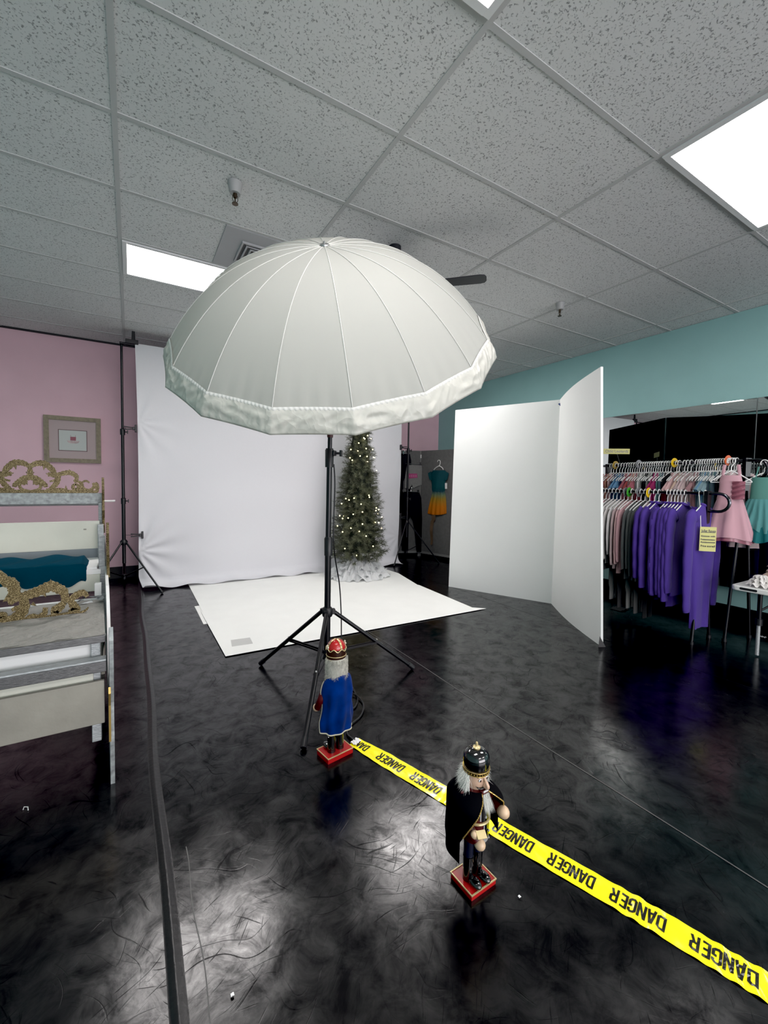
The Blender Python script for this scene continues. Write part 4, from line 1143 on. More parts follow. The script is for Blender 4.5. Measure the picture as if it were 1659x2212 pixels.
scroll('front_scroll', [
    ([(-40, 430), (60, 540), (150, 590), (180, 680), (165, 790), (90, 830)], 120), ([(160, 790), (300, 770), (420, 740), (560, 690), (680, 645), (780, 690), (850, 730), (875, 820), (860, 890)], 105),
    ([(860, 890), (800, 960), (720, 1010), (760, 1060)], 90), ([(880, 880), (960, 850), (1060, 790), (1150, 770), (1205, 830)], 70), ([(950, 880), (1000, 960), (1030, 1020), (930, 1060)], 95),
    ([(270, 790), (310, 880), (270, 1000), (180, 1070), (40, 1130)], 110), ([(300, 1120), (400, 1070), (500, 1090), (590, 1020), (570, 970)], 60), ([(290, 930), (210, 930), (140, 960)], 45), ([(-10, 1000), (40, 1040), (0, 1110)], 70),
    ([(0, 1150), (400, 1115), (800, 1078), (1060, 1055)], 40), ([(1040, 1040), (1100, 1060), (1180, 1030), (1215, 990)], 22)],
    [((620, 640), (675, 545), (690, 650)), ((320, 740), (375, 690), (390, 745)), ((850, 690), (912, 690), (905, 760)), ((430, 860), (465, 918), (390, 900)), ((90, 730), (30, 830), (130, 820)), ((560, 760), (605, 800), (600, 730)), ((560, 1000), (560, 950), (640, 960))],
    -.505, mf, 2.478, .014, 1.4)
# inner bench
plank('bench_front_rail', 2.86, .600, .632, .03, 'white', inset=.02)
plank('bench_board', 3.0, .645, .745, .014, 'cream', inset=.02)
MB().box((XCN, 3.21, .775), (2 * (XR_(3.2) - XCN) - .05, .36, .022)).build('bench_seat', 'white', SL, smooth=False, bevel=.003)
plank('bench_edge', 3.015, .742, .772, .03, 'white', inset=.015)
plank('back_lower_board', 3.39, .78, .845, .014, 'bluegrey', inset=.02)
plank('back_board', 3.40, .838, 1.030, .014, 'cream', inset=.018)
plank('top_rail', 3.50, 1.137, 1.212, .03, 'speckle', inset=.0)
plank('rail_lip', 3.49, 1.128, 1.138, .04, 'sdark', inset=.0)
MB().box((-.262, 3.398, .975), (.016, .004, .008)).build('stain', 'sgrey', SL, smooth=False)
mf2 = lambda x, y: (-.701 + (x / 6.38) * .0024, 1.212 + (1066.0 - (970 + y / 6.38)) * .00292)
scroll('back_crest', [
    ([(375, 250), (430, 215), (500, 190), (590, 195), (660, 245), (705, 300), (695, 345), (630, 345)], 66), ([(385, 240), (385, 330), (395, 385), (470, 410), (535, 455), (590, 500), (600, 530)], 62),
    ([(690, 330), (770, 345), (860, 322), (940, 315), (1020, 355), (1035, 405), (1000, 450)], 55), ([(770, 345), (775, 400), (745, 470), (690, 530), (650, 560)], 58),
    ([(380, 590), (600, 592), (900, 590), (1345, 592)], 44), ([(430, 400), (460, 480), (510, 470), (530, 510), (500, 560), (400, 585)], 34),
    ([(1020, 475), (975, 520), (1020, 572), (1062, 520), (1020, 475)], 42), ([(1040, 440), (1105, 470), (1125, 540), (1190, 575), (1250, 562), (1290, 510), (1275, 460)], 42), ([(1110, 455), (1170, 432), (1225, 458)], 24),
    ([(1310, 455), (1335, 510), (1335, 600)], 52), ([(650, 445), (720, 430), (748, 400), (722, 372), (690, 380)], 30), ([(1080, 480), (1080, 540), (1100, 580)], 60), ([(600, 560), (760, 555), (900, 560)], 26)],
    [((560, 175), (600, 150), (640, 215)), ((480, 205), (505, 165), (525, 195)), ((690, 280), (735, 270), (700, 320)), ((915, 300), (935, 262), (955, 310)), ((1030, 350), (1072, 350), (1040, 400)), ((1040, 410), (1060, 432), (1030, 440)), ((430, 310), (445, 320), (425, 350)), ((560, 230), (572, 290), (600, 235)), ((600, 330), (615, 350), (650, 330)), ((860, 560), (875, 495), (900, 560)), ((450, 480), (425, 500), (425, 440))],
    XCN, mf2, 3.505, .012, 1.3)
for sx in (0, 1):
    X_ = (lambda y, dx=0: XR_(y) + dx) if sx == 0 else (lambda y, dx=0: xsym(XR_(y) + dx))
    sg = 1 if sx == 0 else -1
    pn = lambda x, y, tt: V((X_(x, sg * 0) + (tt if sx == 0 else -tt), x, y))
    # front side board cut to a sweeping profile, standing on the floor
    prof = [(2.10, 0.0), (2.085, .18), (2.10, .36), (2.065, .52), (2.06, .64), (2.085, .69), (2.16, .64), (2.22, .50), (2.30, .40), (2.42, .34), (2.6, .30), (2.6, .12), (2.4, .05), (2.25, 0.0)]
    MB().prism(prof, lambda x, y, tt: V((X_(x) + (tt if sx == 0 else -tt), x, y)), .006, .022).build('side_board', 'speckle', SL, smooth=False)
    m2 = MB().prism([(2.078, .20), (2.072, .36), (2.05, .42), (2.07, .44)], lambda x, y, tt: V((X_(x) + (tt if sx == 0 else -tt), x, y)), .002, .010); m2.build('gold_edge', 'gold', SL, smooth=False)
    # middle side board, white
    prof = [(2.30, .36), (2.34, .58), (2.48, .70), (2.60, .757), (2.80, .77), (3.30, .80), (3.40, .60), (3.40, .20), (2.6, .16)]
    MB().prism(prof, lambda x, y, tt: V((X_(x) + (tt if sx == 0 else -tt), x, y)), .004, .018).build('side_board', 'white', SL, smooth=False)
    # scroll cut along the arm, gold on its edge
    prof = [(2.80, .76), (2.87, .82), (2.84, .88), (2.89, .93), (2.87, 1.0), (2.90, 1.06), (2.95, 1.03), (3.0, .95), (3.10, .90), (3.2, .84), (3.2, .77)]
    MB().prism(prof, lambda x, y, tt: V((X_(x) + (tt if sx == 0 else -tt), x, y)), .012, .026).build('arm_scroll', 'glitter', SL, smooth=False)
    # back upright and its gold scroll edge
    MB().box((X_(3.36) - sg * .012, 3.36, .70), (.032, .05, .62)).build('back_post', 'ssilver', SL, smooth=False, bevel=.003)
    MB().box((X_(3.05) - sg * .008, 3.05, .72), (.034, .04, .50)).build('arm_post', 'ssilver', SL, smooth=False, bevel=.003)
    MB().box((X_(2.80) - sg * .03, 2.80, .70), (.032, .03, .07)).build('white_block', 'white', SL, smooth=False, bevel=.003)
    MB().box((X_(3.48) - sg * .012, 3.49, .97), (.022, .03, .36)).build('upper_post', 'ssilver', SL, smooth=False, bevel=.003)
    prof = [(3.40, .96), (3.37, 1.00), (3.42, 1.05), (3.38, 1.10), (3.42, 1.17), (3.40, 1.24), (3.44, 1.29), (3.47, 1.32), (3.52, 1.30), (3.56, 1.15), (3.54, 1.0), (3.46, .94)]
    MB().prism(prof, lambda x, y, tt: V((X_(x) + (tt if sx == 0 else -tt), x, y)), -.002, .012).build('back_scroll', 'glitter', SL, smooth=False)
    MB().tube([(X_(3.5), 3.51, 1.156), (X_(3.5) + sg * .075, 3.51, 1.157)], .0065, 12).build('dowel', 'white', SL)
    m2 = MB().bar((X_(2.9) - sg * .02, 2.3, .22), (X_(3.4) - sg * .02, 3.4, .22), .03, .05); m2.build('side_rail', 'sgrey', SL, smooth=False)
    MB().box((X_(3.36) - sg * .02, 3.36, .2), (.04, .05, .4)).build('leg', 'sgrey', SL, smooth=False, bevel=.003)
# crinkled foil bits on the seat corner
def clothfn(u, v):
    x = xsym(XR_(3.2) - .07) + (XR_(3.2) - .075 - xsym(XR_(3.2) - .07)) * u; s = v * .40
    e = .018 * math.sin(u * 41) * (v > .97)
    if s < .22: y, z = 3.22 - s, .835 - .02 * (s / .22) + .010 * math.sin(u * 19 + s * 30)
    else: y, z = 2.992 - .006 * math.sin(u * 23) * (s - .22) / .1, .815 - (s - .22) * (.62 + .12 * math.sin(u * 9 + 1)) + e * .4
    w = min(1, min(u, 1 - u) * 26)
    z = z - (1 - w) * .045 * (1 if s < .22 else .2)
    return (x, y, max(z, .788 if s < .2 else .3))
o = MB().grid(80, 40, clothfn).build('teal_cloth', 'tealcloth', ang=3.2); tag(o, 'dark teal cloth folded over the bench inside the sleigh prop', 'cloth')
p = V((-.165, 2.62, .672))
m2 = MB()
rq = random.Random(2)
for k in range(9):
    c_ = p + V((rq.uniform(-.07, .04), rq.uniform(-.05, .05), .006)); m2.add([c_ + V((rq.uniform(-.04, .04), rq.uniform(-.03, .03), rq.uniform(0, .02))) for _ in range(4)], [(0, 1, 2), (1, 2, 3), (0, 2, 3)])
o = m2.build('crumpled_foil', 'ssilver', smooth=False); tag(o, 'crumpled silver foil on the corner of the grey sleigh seat', 'foil')

# ------------------------------------------------------------------ grey folding divider and what hangs on it
DA0, DA1, DB1 = V((3.86, 6.46, 0)), V((4.505, 6.215, 0)), V((4.80, 5.12, 0))
DZ = 1.90
dv = thing('room_divider', 'grey felt folding room divider in the far corner behind the backdrop', 'divider', DA1)
def dpanel(a, b, name='panel'):
    d = (b - a).normalized(); nrm = V((d.y, -d.x, 0)); nrm = nrm if nrm.y < 0 or nrm.x < 0 else -nrm
    if nrm.dot(V((-1, -1, 0))) < 0: nrm = -nrm
    p_ = MB().prism([(0, .09), ((b - a).length, .09), ((b - a).length, DZ), (0, DZ)], lambda x, y, tt: a + d * x + V((0, 0, y)) + nrm * tt, 0, .03).build(name, 'divider', dv, smooth=False, bevel=.004)
    m2 = MB(); L_ = (b - a).length
    for x in (0, L_): m2.bar(a + d * x + nrm * .015 + V((0, 0, .0)), a + d * x + nrm * .015 + V((0, 0, DZ)), .022, .034, d)
    m2.bar(a + nrm * .015 + V((0, 0, .075)), b + nrm * .015 + V((0, 0, .075)), .034, .04)
    m2.build('frame', 'divframe', dv, smooth=False)
    return d, nrm
dA, nA = dpanel(DA0, DA1 - (DA1 - DA0).normalized() * .022)
dB, nB = dpanel(DA1 + (DB1 - DA1).normalized() * .022, DB1)
m2 = MB().box(DA1 + V((-.02, -.02, 1.80)), (.03, .03, .06)); m2.build('hinge', 'white', dv, smooth=False)
def onp(px_, py_, a, nrm, off):
    d = ray(px_, py_); q = a + nrm * off; return CAM + d * ((q - CAM).dot(nrm) / d.dot(nrm))
def flatcloth(name, poly, a, nrm, off, th, m, parent):
    P = [onp(x, y, a, nrm, off) for x, y in poly]; n = len(P); Q = [p + nrm * th for p in P]
    c0 = sum(P, V()) / n; mb_ = MB()
    ins = [p + (c0 - p) * .06 + nrm * th for p in P]
    mb_.add(P + ins, [tuple(range(n - 1, -1, -1)), tuple(range(n, 2 * n))] + [(i, (i + 1) % n, n + (i + 1) % n, n + i) for i in range(n)])
    return mb_.build(name, m, parent, smooth=False)
# trousers
def trousers(name, label, sx, ox, oy, off, clipx):
    poly = [(0, 0), (36, 2), (40, 14), (42, 60), (40, 130), (30, 130), (27, 95), (22, 62), (17, 52), (12, 60), (11, 128), (-1, 128), (-3, 60), (-2, 14)]
    P = [(ox + x * sx, oy + y) for x, y in poly]
    base = onp(ox, oy + 130, DA0, nA, off)
    t_ = thing(name, label, 'trousers', base, 'clothes on the grey divider')
    flatcloth('fabric', P, DA0, nA, off, .012, 'pants', t_)
    a_ = onp(ox - 1, oy - 1, DA0, nA, off + .012); b_ = onp(ox + 36 * sx, oy + 1, DA0, nA, off + .012)
    h = thing('clip_hanger', ('silver clip hanger holding the ' + label.split(' ', 2)[2])[:90], 'hanger', a_, 'clip hangers on the divider')
    MB().tube([a_, b_], .007, 8).build('bar', 'chrome', h)
    for q in clipx: MB().box(a_ + (b_ - a_) * q + V((0, 0, .01)) + nA * .008, (.022, .022, .05)).build('clip', 'chrome', h, smooth=False)
    mm = (a_ + b_) / 2
    MB().tube([mm, mm + V((0, 0, .05)), mm + V((.02, 0, .075)), mm + V((0, 0, .095)), mm + V((-.02, 0, .08))], .003, 6).build('hook', 'chrome', h)
trousers('black_trousers', 'pair of long black trousers hung high on the divider at the backdrop edge', .62, 863.5, 980, .035, (.35,))
trousers('black_trousers', 'pair of black trousers hung low on the divider behind the stand', 1.0, 870, 1062, .075, (.06, .92))
t = thing('grey_shorts', 'pair of heather grey shorts with pink print on the divider', 'shorts', onp(900, 1055, DA0, nA, .035), 'clothes on the grey divider')
flatcloth('fabric', [(878, 1003), (911, 1004), (914, 1022), (918, 1046), (904, 1050), (892, 1056), (889, 1047), (884, 1057), (873, 1055), (874, 1030)], DA0, nA, .035, .02, 'shorts', t)
flatcloth('print_patch', [(880, 1023), (901, 1023), (902, 1032), (880, 1034)], DA0, nA, .056, .002, 'hotpink', t)
m2 = MB()
for k in range(4):
    x = 884 + k * 4.4; m2.add([onp(x, 1025.5, DA0, nA, .0595), onp(x + 2.4, 1025.5, DA0, nA, .0595), onp(x + 2.4, 1030.5, DA0, nA, .0595), onp(x, 1030.5, DA0, nA, .0595)], [(0, 1, 2, 3)])
m2.build('print_letter', 'pinklet', t, smooth=False)
a_ = onp(876, 1002, DA0, nA, .06); b_ = onp(911, 1003, DA0, nA, .06)
h = thing('clip_hanger', 'silver clip hanger holding the grey shorts on the divider', 'hanger', a_, 'clip hangers on the divider')
MB().tube([a_, b_], .007, 8).build('bar', 'chrome', h)
MB().box(a_ + (b_ - a_) * .9 + V((0, 0, .01)), (.022, .022, .05)).build('clip', 'chrome', h, smooth=False)
# ombre dress on panel B
def dp(x, y, off=.05): return onp(820 + x / 6.144, 900 + y / 6.144, DA1, nB, off)
zb, zt = dp(760, 1300).z, dp(780, 710).z
MT['ombre'] = ombre_mat(zb, zt)
t = thing('ombre_dress', 'teal to orange ombre dress on a white hanger against the divider', 'dress', dp(780, 1290), 'clothes on the grey divider')
rows = [(712, 712, 868), (735, 690, 888), (760, 672, 900), (830, 684, 884), (900, 692, 872), (990, 694, 870), (1000, 696, 868), (1050, 688, 878), (1120, 668, 884), (1200, 650, 888), (1286, 636, 888)]
def dress(u, v):
    i = v * (len(rows) - 1); k = min(int(i), len(rows) - 2); f = i - k
    y = rows[k][0] * (1 - f) + rows[k + 1][0] * f; l = rows[k][1] * (1 - f) + rows[k + 1][1] * f; r = rows[k][2] * (1 - f) + rows[k + 1][2] * f
    y += (18 * math.sin(u * PI)) * (1 if v > .95 else 0) - (10 * (1 - math.sin(u * PI)) if v < .05 else 0) * 0
    off = .034 + .035 * math.sin(PI * u) ** .6 + (.012 * math.sin(u * 26 + 2) if v > .55 else .005 * math.sin(u * 14 + v * 9)) * min(1, 4 * u * (1 - u) * 2)
    if abs(y - 995) < 12: off -= .012
    return dp(l + (r - l) * u, y, off)
MB().grid(40, 40, dress).build('bodice_and_skirt', 'ombre', t, ang=3.2)
for s_ in (-1, 1):
    c_ = 780; pts = [(c_ + s_ * 95, 722), (c_ + s_ * 140, 752), (c_ + s_ * 118, 835), (c_ + s_ * 88, 850)]
    P = [dp(x, y, .05) for x, y in pts]; Q = [dp(x, y, .066) for x, y in pts]
    MB().add(P + Q, [(0, 1, 2, 3), (7, 6, 5, 4), (0, 4, 5, 1), (1, 5, 6, 2), (2, 6, 7, 3), (3, 7, 4, 0)]).build('sleeve', 'ombre', t, smooth=False)
MB().prism([(0, 0), (28, 0), (28, 76), (0, 76)], lambda x, y, tt: dp(868 + x, 882 + y, .085 + tt), 0, .001).build('price_tag', 'whiteplastic', t, smooth=False)
m2 = MB().grid(3, 16, lambda u, v: dp(672 + u * (52 - 26 * v) + 6 * math.sin(v * 9) + (14 if v < .2 else 0), 1290 + 410 * v, .05 + .01 * math.sin(v * 14)))
m2.build('sash', 'tan', t, ang=3.2)
h = thing('clothes_hanger', 'white plastic hanger holding the ombre dress on the divider', 'hanger', dp(790, 650), 'hangers on the divider')
hp = [dp(770, 600, .03), dp(775, 583, .04), dp(792, 578, .045), dp(805, 595, .045), dp(802, 630, .045), dp(790, 655, .045)]
MB().tube(spline(hp, 4), .007, 8).build('hook', 'whiteplastic', h)
MB().tube(spline([dp(722, 708, .04), dp(740, 685, .045), dp(790, 655, .05), dp(832, 680, .045), dp(845, 706, .04)], 4), .009, 8).build('shoulder_bar', 'whiteplastic', h)

# ------------------------------------------------------------------ hangers and garments (local frame: x along shoulders, y along the rail, z up, origin on the rail axis)
def hanger_mesh(w, drop):
    m2 = MB(); hk = [(-.022, 0, -.018), (-.024, 0, .004), (-.012, 0, .022), (.006, 0, .024), (.021, 0, .012), (.022, 0, -.008), (.008, 0, -.035), (0, 0, -.05), (0, 0, -drop)]
    m2.tube(spline(hk, 4), .0042, 6)
    for s_ in (-1, 1): m2.tube(spline([(0, 0, -drop + .004), (s_ * w * .35, 0, -drop - .022), (s_ * w * .9, 0, -drop - .075), (s_ * w, 0, -drop - .092)], 4), .0052, 6)
    m2.tube([(-w, 0, -drop - .094), (w, 0, -drop - .094)], .0028, 5)
    return m2
def garment(seed, w, wh, ln, drop, th=.03, flare=0.0, neck=.055, sleeve=None, col=(.5, .5, .5), hem_wave=.0, straps=False, sleeve_len=.5):
    """returns [(part name, MB, material)]"""
    rg = random.Random(seed); out = []
    z0 = -drop - .012; ph = rg.uniform(0, 6); rows = 22
    def prof(v):
        if v < .10: k = v / .10; return neck + (w - neck) * k ** 1.1, z0 - .085 * k
        k = (v - .10) / .90
        return w * (1 - k) + wh * k + flare * k * k, z0 - .085 - (ln - .085) * k
    amp = rg.uniform(.006, .011) * (.5 if th < .022 else 1)
    def body(u, v):
        a = 2 * PI * u; W, Z = prof(v)
        k = max(0, (v - .12)); t_ = th * (.55 + .45 * min(1, v * 5)) * (1 + flare * 2.2 * k)
        y = t_ * math.sin(a) * (1 + .25 * math.cos(a) ** 2)
        x = W * math.cos(a)
        rip = amp * (math.sin(a * 5 + ph + 3 * v) + .6 * math.sin(a * 9 + ph * 2)) * k * (1.3 + flare * 6)
        y += rip; x += rip * .4
        return V((x, y, Z + hem_wave * math.sin(a * 6 + ph) * v ** 4))
    out.append(('body', MB().grid(36, rows, body, True), fabric(col)))
    if sleeve:
        for s_ in (-1, 1):
            sw = rg.uniform(-.006, .006)
            pts = [V((s_ * (w - .035), 0, z0 - .09)), V((s_ * (w + .012), .006 + sw * .2, z0 - .14)), V((s_ * (w + .035), sw * .6, z0 - .14 - sleeve_len * .35)), V((s_ * (w + .030), sw, z0 - .14 - sleeve_len * .75)), V((s_ * (w + .018), sw, z0 - .14 - sleeve_len))]
            sp_ = spline(pts, 5); n = len(sp_); m3 = MB()
            m3.tube(sp_, [sleeve * (1.05 - .42 * i / (n - 1)) * (1 + .06 * math.sin(i * 1.7 + ph)) for i in range(n)], 12)
            # flatten along the rail
            m3.v = [(p[0], p[1] * (.36 if th < .018 else .5), p[2]) for p in m3.v]
            out.append(('sleeve', m3, fabric(col)))
    if straps:
        m3 = MB()
        for s_ in (-1, 1): m3.tube([(s_ * w * .8, .0, z0 - .09), (s_ * w * .55, 0, -drop - .005)], .006, 6)
        out.append(('strap', m3, fabric(col)))
    return out
def dark(c, k=.6): return tuple(x * k for x in c)
def hang(name, label, cat, parts, p, rot, group):
    t_ = thing(name, label, cat, p, group, rotz=rot)
    for nm, m3, mt_ in parts: m3.build(nm, mt_, t_, world=False, ang=1.4)
    return t_
H1 = hanger_mesh(.185, .085); H2 = hanger_mesh(.135, .085)
hang_src = {}
def put_hanger(kind, p, rot, label, group):
    if kind not in hang_src:
        o = (H1 if kind == 1 else H2).build('clothes_hanger', 'whiteplastic'); hang_src[kind] = o
    else:
        o = hang_src[kind].copy(); COL.objects.link(o)
    o.location = p; o.rotation_euler = (0, 0, rot); tag(o, label, 'hanger', group); return o
def rack(name, label, far, near, z, feet_dx, post_h=.26):
    far = V(far); near = V(near); d = (near - far); d.z = 0; d.normalize(); s_ = d.cross(V((0, 0, 1)))
    base = V((near.x, near.y, 0)); t_ = thing(name, label, 'clothes rack', base, 'clothes racks by the mirror')
    a = V((far.x, far.y, z)); b = V((near.x, near.y, z))
    MB().tube([a, b], .0125, 14).build('rail', 'darkchrome', t_)
    for e, sg in ((b, 1), (a, -1)):
        dd = d * sg
        pts = [e, e + dd * .06] + [e + dd * (.08 + .075 * math.sin(q)) + V((0, 0, -.075 * (1 - math.cos(q)))) for q in [PI * k / 10 for k in range(11)]] + [e + dd * .05 + V((0, 0, -.15)), e + V((0, 0, -.15))]
        MB().tube(pts, .0125, 12).build('end_loop', 'darkchrome', t_)
        m3 = MB().add([], [])
        w0, w1 = .036, .026
        P = [e + s_ * w0 + V((0, 0, .02)), e - s_ * w0 + V((0, 0, .02)), e - s_ * w1 + V((0, 0, -post_h)), e + s_ * w1 + V((0, 0, -post_h))]
        m3.add([p - dd * .014 for p in P] + [p + dd * .014 for p in P], [(0, 1, 2, 3), (7, 6, 5, 4), (0, 4, 5, 1), (1, 5, 6, 2), (2, 6, 7, 3), (3, 7, 4, 0)])
        m3.build('post', 'blackmetal', t_, smooth=False)
        for k in (-1, 1):
            f = V((e.x, e.y, .012)) + s_ * (k * feet_dx)
            lg = MB().tube([e + V((0, 0, -post_h + .02)) + s_ * k * .018, f], .0125, 12).build('leg', 'blackmetal', t_)
            MB().lathe([(.001, -.012), (.018, -.012), (.018, .012), (.001, .012)], 14, f).build('foot_cap', 'blackplastic', lg)
    return t_
# front rack
R1X, R1Z = 4.20, 1.272
rack('clothes_rack', 'lower front clothes rack with jackets and tops beside the white reflector', (R1X, 2.90, 0), (R1X, 1.655, 0), R1Z, .16)
def yr1(px_): return at_x(px_, 1063, R1X).y
WHT = (.62, .61, .60); OFF = (.54, .52, .50); PNK = (.50, .30, .32); PNK2 = (.54, .36, .36); GRY = (.105, .115, .115); PUR = (.055, .026, .22); LGR = (.27, .27, .26); BLK = (.006, .006, .006); PPK = (.45, .35, .35)
tops = [(1296, PNK2, .62, 'pale pink'), (1303, BLK, .60, 'black'), (1310, PNK, .66, 'pink'), (1317, LGR, .70, 'light grey'), (1325, WHT, .60, 'white'), (1333, OFF, .62, 'off-white'), (1341, WHT, .55, 'white'), (1349, PPK, .66, 'blush'),
        (1357, PNK2, .70, 'pale pink'), (1366, PNK, .66, 'pink'), (1376, GRY, .74, 'dark grey'), (1385, GRY, .72, 'dark grey'), (1394, (.085, .095, .095), .74, 'charcoal grey'), (1404, PPK, .78, 'blush')]
for k, (px_, c, ln, cn) in enumerate(tops):
    y = yr1(px_); rot = random.uniform(-.06, .06)
    hang('long_sleeved_top', cn + ' long-sleeved top, ' + ordinal(k) + ' on the lower front rack counted from the white reflector', 'top', garment(100 + k, .165, .165, ln, .085, th=.015, sleeve=.040, col=c, sleeve_len=ln * random.uniform(.66, .8)), (R1X, y, R1Z), rot, 'tops on the front rack')
    put_hanger(1, (R1X, y, R1Z), rot, 'white plastic hanger, ' + ordinal(k) + ' on the lower front rack from the white reflector', 'hangers on the front rack')
pur = [(1415, .70), (1424, .80), (1443, .84), (1451, .86), (1458, .84), (1465, .86), (1473, .90), (1481, .80), (1524, 1.05)]
for k, (px_, ln) in enumerate(pur):
    y = yr1(px_); rot = random.uniform(-.05, .05)
    lb = ('purple fleece jacket, ' + ordinal(k) + ' of the purple row from the white reflector') if k < 8 else 'long purple fleece garment hung apart at the near end of the front rack'
    if k == 0: lb = 'purple fleece jacket with sleeve spread over the grey tops, first of the purple row'
    prt = garment(200 + k, .215, .205 if k < 8 else .15, ln, .085, th=.020 if k < 8 else .035, sleeve=.068, col=PUR, sleeve_len=ln * (.78 if k < 8 else .72))
    z0 = -.097
    m3 = MB().tube([(.052 * math.cos(a), .018 * math.sin(a), z0 - .004 + .008 * math.cos(a * 2)) for a in [2 * PI * q / 20 for q in range(20)]], .013, 8, True)
    prt.append(('collar', m3, fabric(PUR)))
    hang('fleece_jacket', lb, 'jacket', prt, (R1X, y, R1Z), rot, 'purple jackets on the front rack')
    put_hanger(1, (R1X, y, R1Z), rot, 'white plastic hanger, ' + ordinal(k) + ' of the purple row on the front rack', 'hangers on the front rack')
def disc(p, ax, m, label):
    M_ = Matrix.Rotation(ax, 3, 'Z') @ Matrix.Rotation(PI / 2, 3, 'X')
    prof = [(.016, -.002), (.016, .002), (.045, .002), (.047, 0), (.045, -.002), (.016, -.002)]
    t_ = MB().lathe(prof, 24, p, M_).build('size_divider', m); tag(t_, label, 'divider disc', 'size divider discs'); return t_
for px_, m, cn in ((1351, 'greydisc', 'grey'), (1358, 'green', 'green'), (1379, 'greydisc', 'dark grey'), (1400, 'yellow', 'yellow')):
    disc(V((R1X, yr1(px_) - .006, R1Z - .006)), 0, m, cn + ' round size disc on the rail of the lower front rack')
# back rack
R2A, R2B, R2Z = V((4.84, 2.92, 0)), V((4.53, 1.512, 0)), 1.560
rack('clothes_rack', 'taller rear clothes rack full of small leotards against the mirrors', R2A, R2B, R2Z, .16)
r2d = (R2B - R2A).normalized(); r2rot = math.atan2(r2d.y, r2d.x) + PI / 2
def pr2(px_):
    lo, hi = 0.0, 1.0
    tgt = px_
    for _ in range(40):
        m_ = (lo + hi) / 2; q = R2A + (R2B - R2A) * m_ - V((0, 0, 0)); w_ = V((q.x, q.y, R2Z)) - CAM
        xx = 829.5 + FPX * w_.dot(_r) / w_.dot(_f)
        if xx < tgt: lo = m_
        else: hi = m_
    q = R2A + (R2B - R2A) * lo; return V((q.x, q.y, R2Z))
RED = (.26, .05, .05); PCH = (.44, .23, .17); NVY = (.03, .045, .11); BLU = (.10, .22, .36); ROS = (.28, .09, .11); MAG = (.26, .02, .10); MNT = (.12, .25, .24); BEI = (.46, .35, .28); MAU = (.30, .17, .18); LBL = (.18, .27, .30); SLT = (.06, .10, .13)
leo = []
xs = [1316, 1321, 1326, 1332, 1339, 1345, 1351, 1357, 1362, 1367, 1372, 1377, 1382, 1387, 1392, 1397, 1402, 1407, 1412, 1417, 1422, 1427, 1432, 1439, 1444, 1450, 1463, 1468, 1479, 1486, 1494, 1505, 1511, 1516, 1521, 1526, 1531, 1536, 1541, 1546, 1551, 1556, 1562, 1567, 1575, 1581, 1587, 1592]
cs = [RED, RED, PCH, PNK2, NVY, BLU, BLU, NVY, PNK, ROS, RED, PNK2, PCH, ROS, LGR, WHT, LGR, BLK, BLK, LGR, BLK, MAG, MAG, MNT, SLT, BLK, PNK2, PNK2, BEI, PPK, PPK, PPK, LGR, MAU, MAU, SLT, LBL, BLU, LBL, LBL, SLT, MNT, SLT, BLK, BLK, BLK, PPK, PPK]
cn_ = {RED: 'red', PCH: 'peach', PNK2: 'pale pink', NVY: 'navy', BLU: 'blue', PNK: 'pink', ROS: 'rose', LGR: 'light grey', WHT: 'white', BLK: 'black', MAG: 'magenta', MNT: 'mint', SLT: 'slate', BEI: 'beige', PPK: 'blush', MAU: 'mauve', LBL: 'light blue'}
ruff = {0, 1, 5, 6, 9, 10, 13, 21, 22, 26, 27, 28, 29, 30, 33, 36, 37, 38, 39}
for k, (px_, c) in enumerate(zip(xs, cs)):
    p = pr2(px_); rot = r2rot + random.uniform(-.08, .08)
    prt = garment(400 + k, .125 + .012 * (k % 3 == 0), .11, .40 if k % 4 else .48, .092, th=.016, neck=.045, col=c, straps=True)
    if k in ruff:
        # gathered frill over the shoulders
        zz = -.092 - .085
        def fr(u, v, k=k, zz=zz):
            a = 2 * PI * u; r = .08 + .07 * v
            return V((r * math.cos(a) * 1.25, (.012 + .020 * v) * math.sin(a) + .010 * v * math.sin(a * 11 + k), zz + .03 - .12 * v + .012 * math.sin(a * 9 + k * 2) * v))
        prt.append(('frill', MB().grid(60, 5, fr, True), fabric(tuple(min(1, x * 1.25) for x in c))))
    hang('leotard', cn_[c] + (' frilled' if k in ruff else '') + ' child leotard, ' + ordinal(k) + ' on the rear rack from its far end', 'leotard', prt, p, rot, 'leotards on the rear rack')
    put_hanger(2, p, rot, 'white plastic hanger, ' + ordinal(k) + ' on the rear rack from its far end', 'hangers on the rear rack')
for px_, m, cn in ((1330, 'amber', 'amber'), (1380, 'greydisc', 'grey'), (1457, 'yellow', 'yellow'), (1573, 'orange', 'orange')):
    p = pr2(px_); disc(V((p.x, p.y, p.z + .006)), r2rot, m, cn + ' round size disc on the rail of the rear rack')
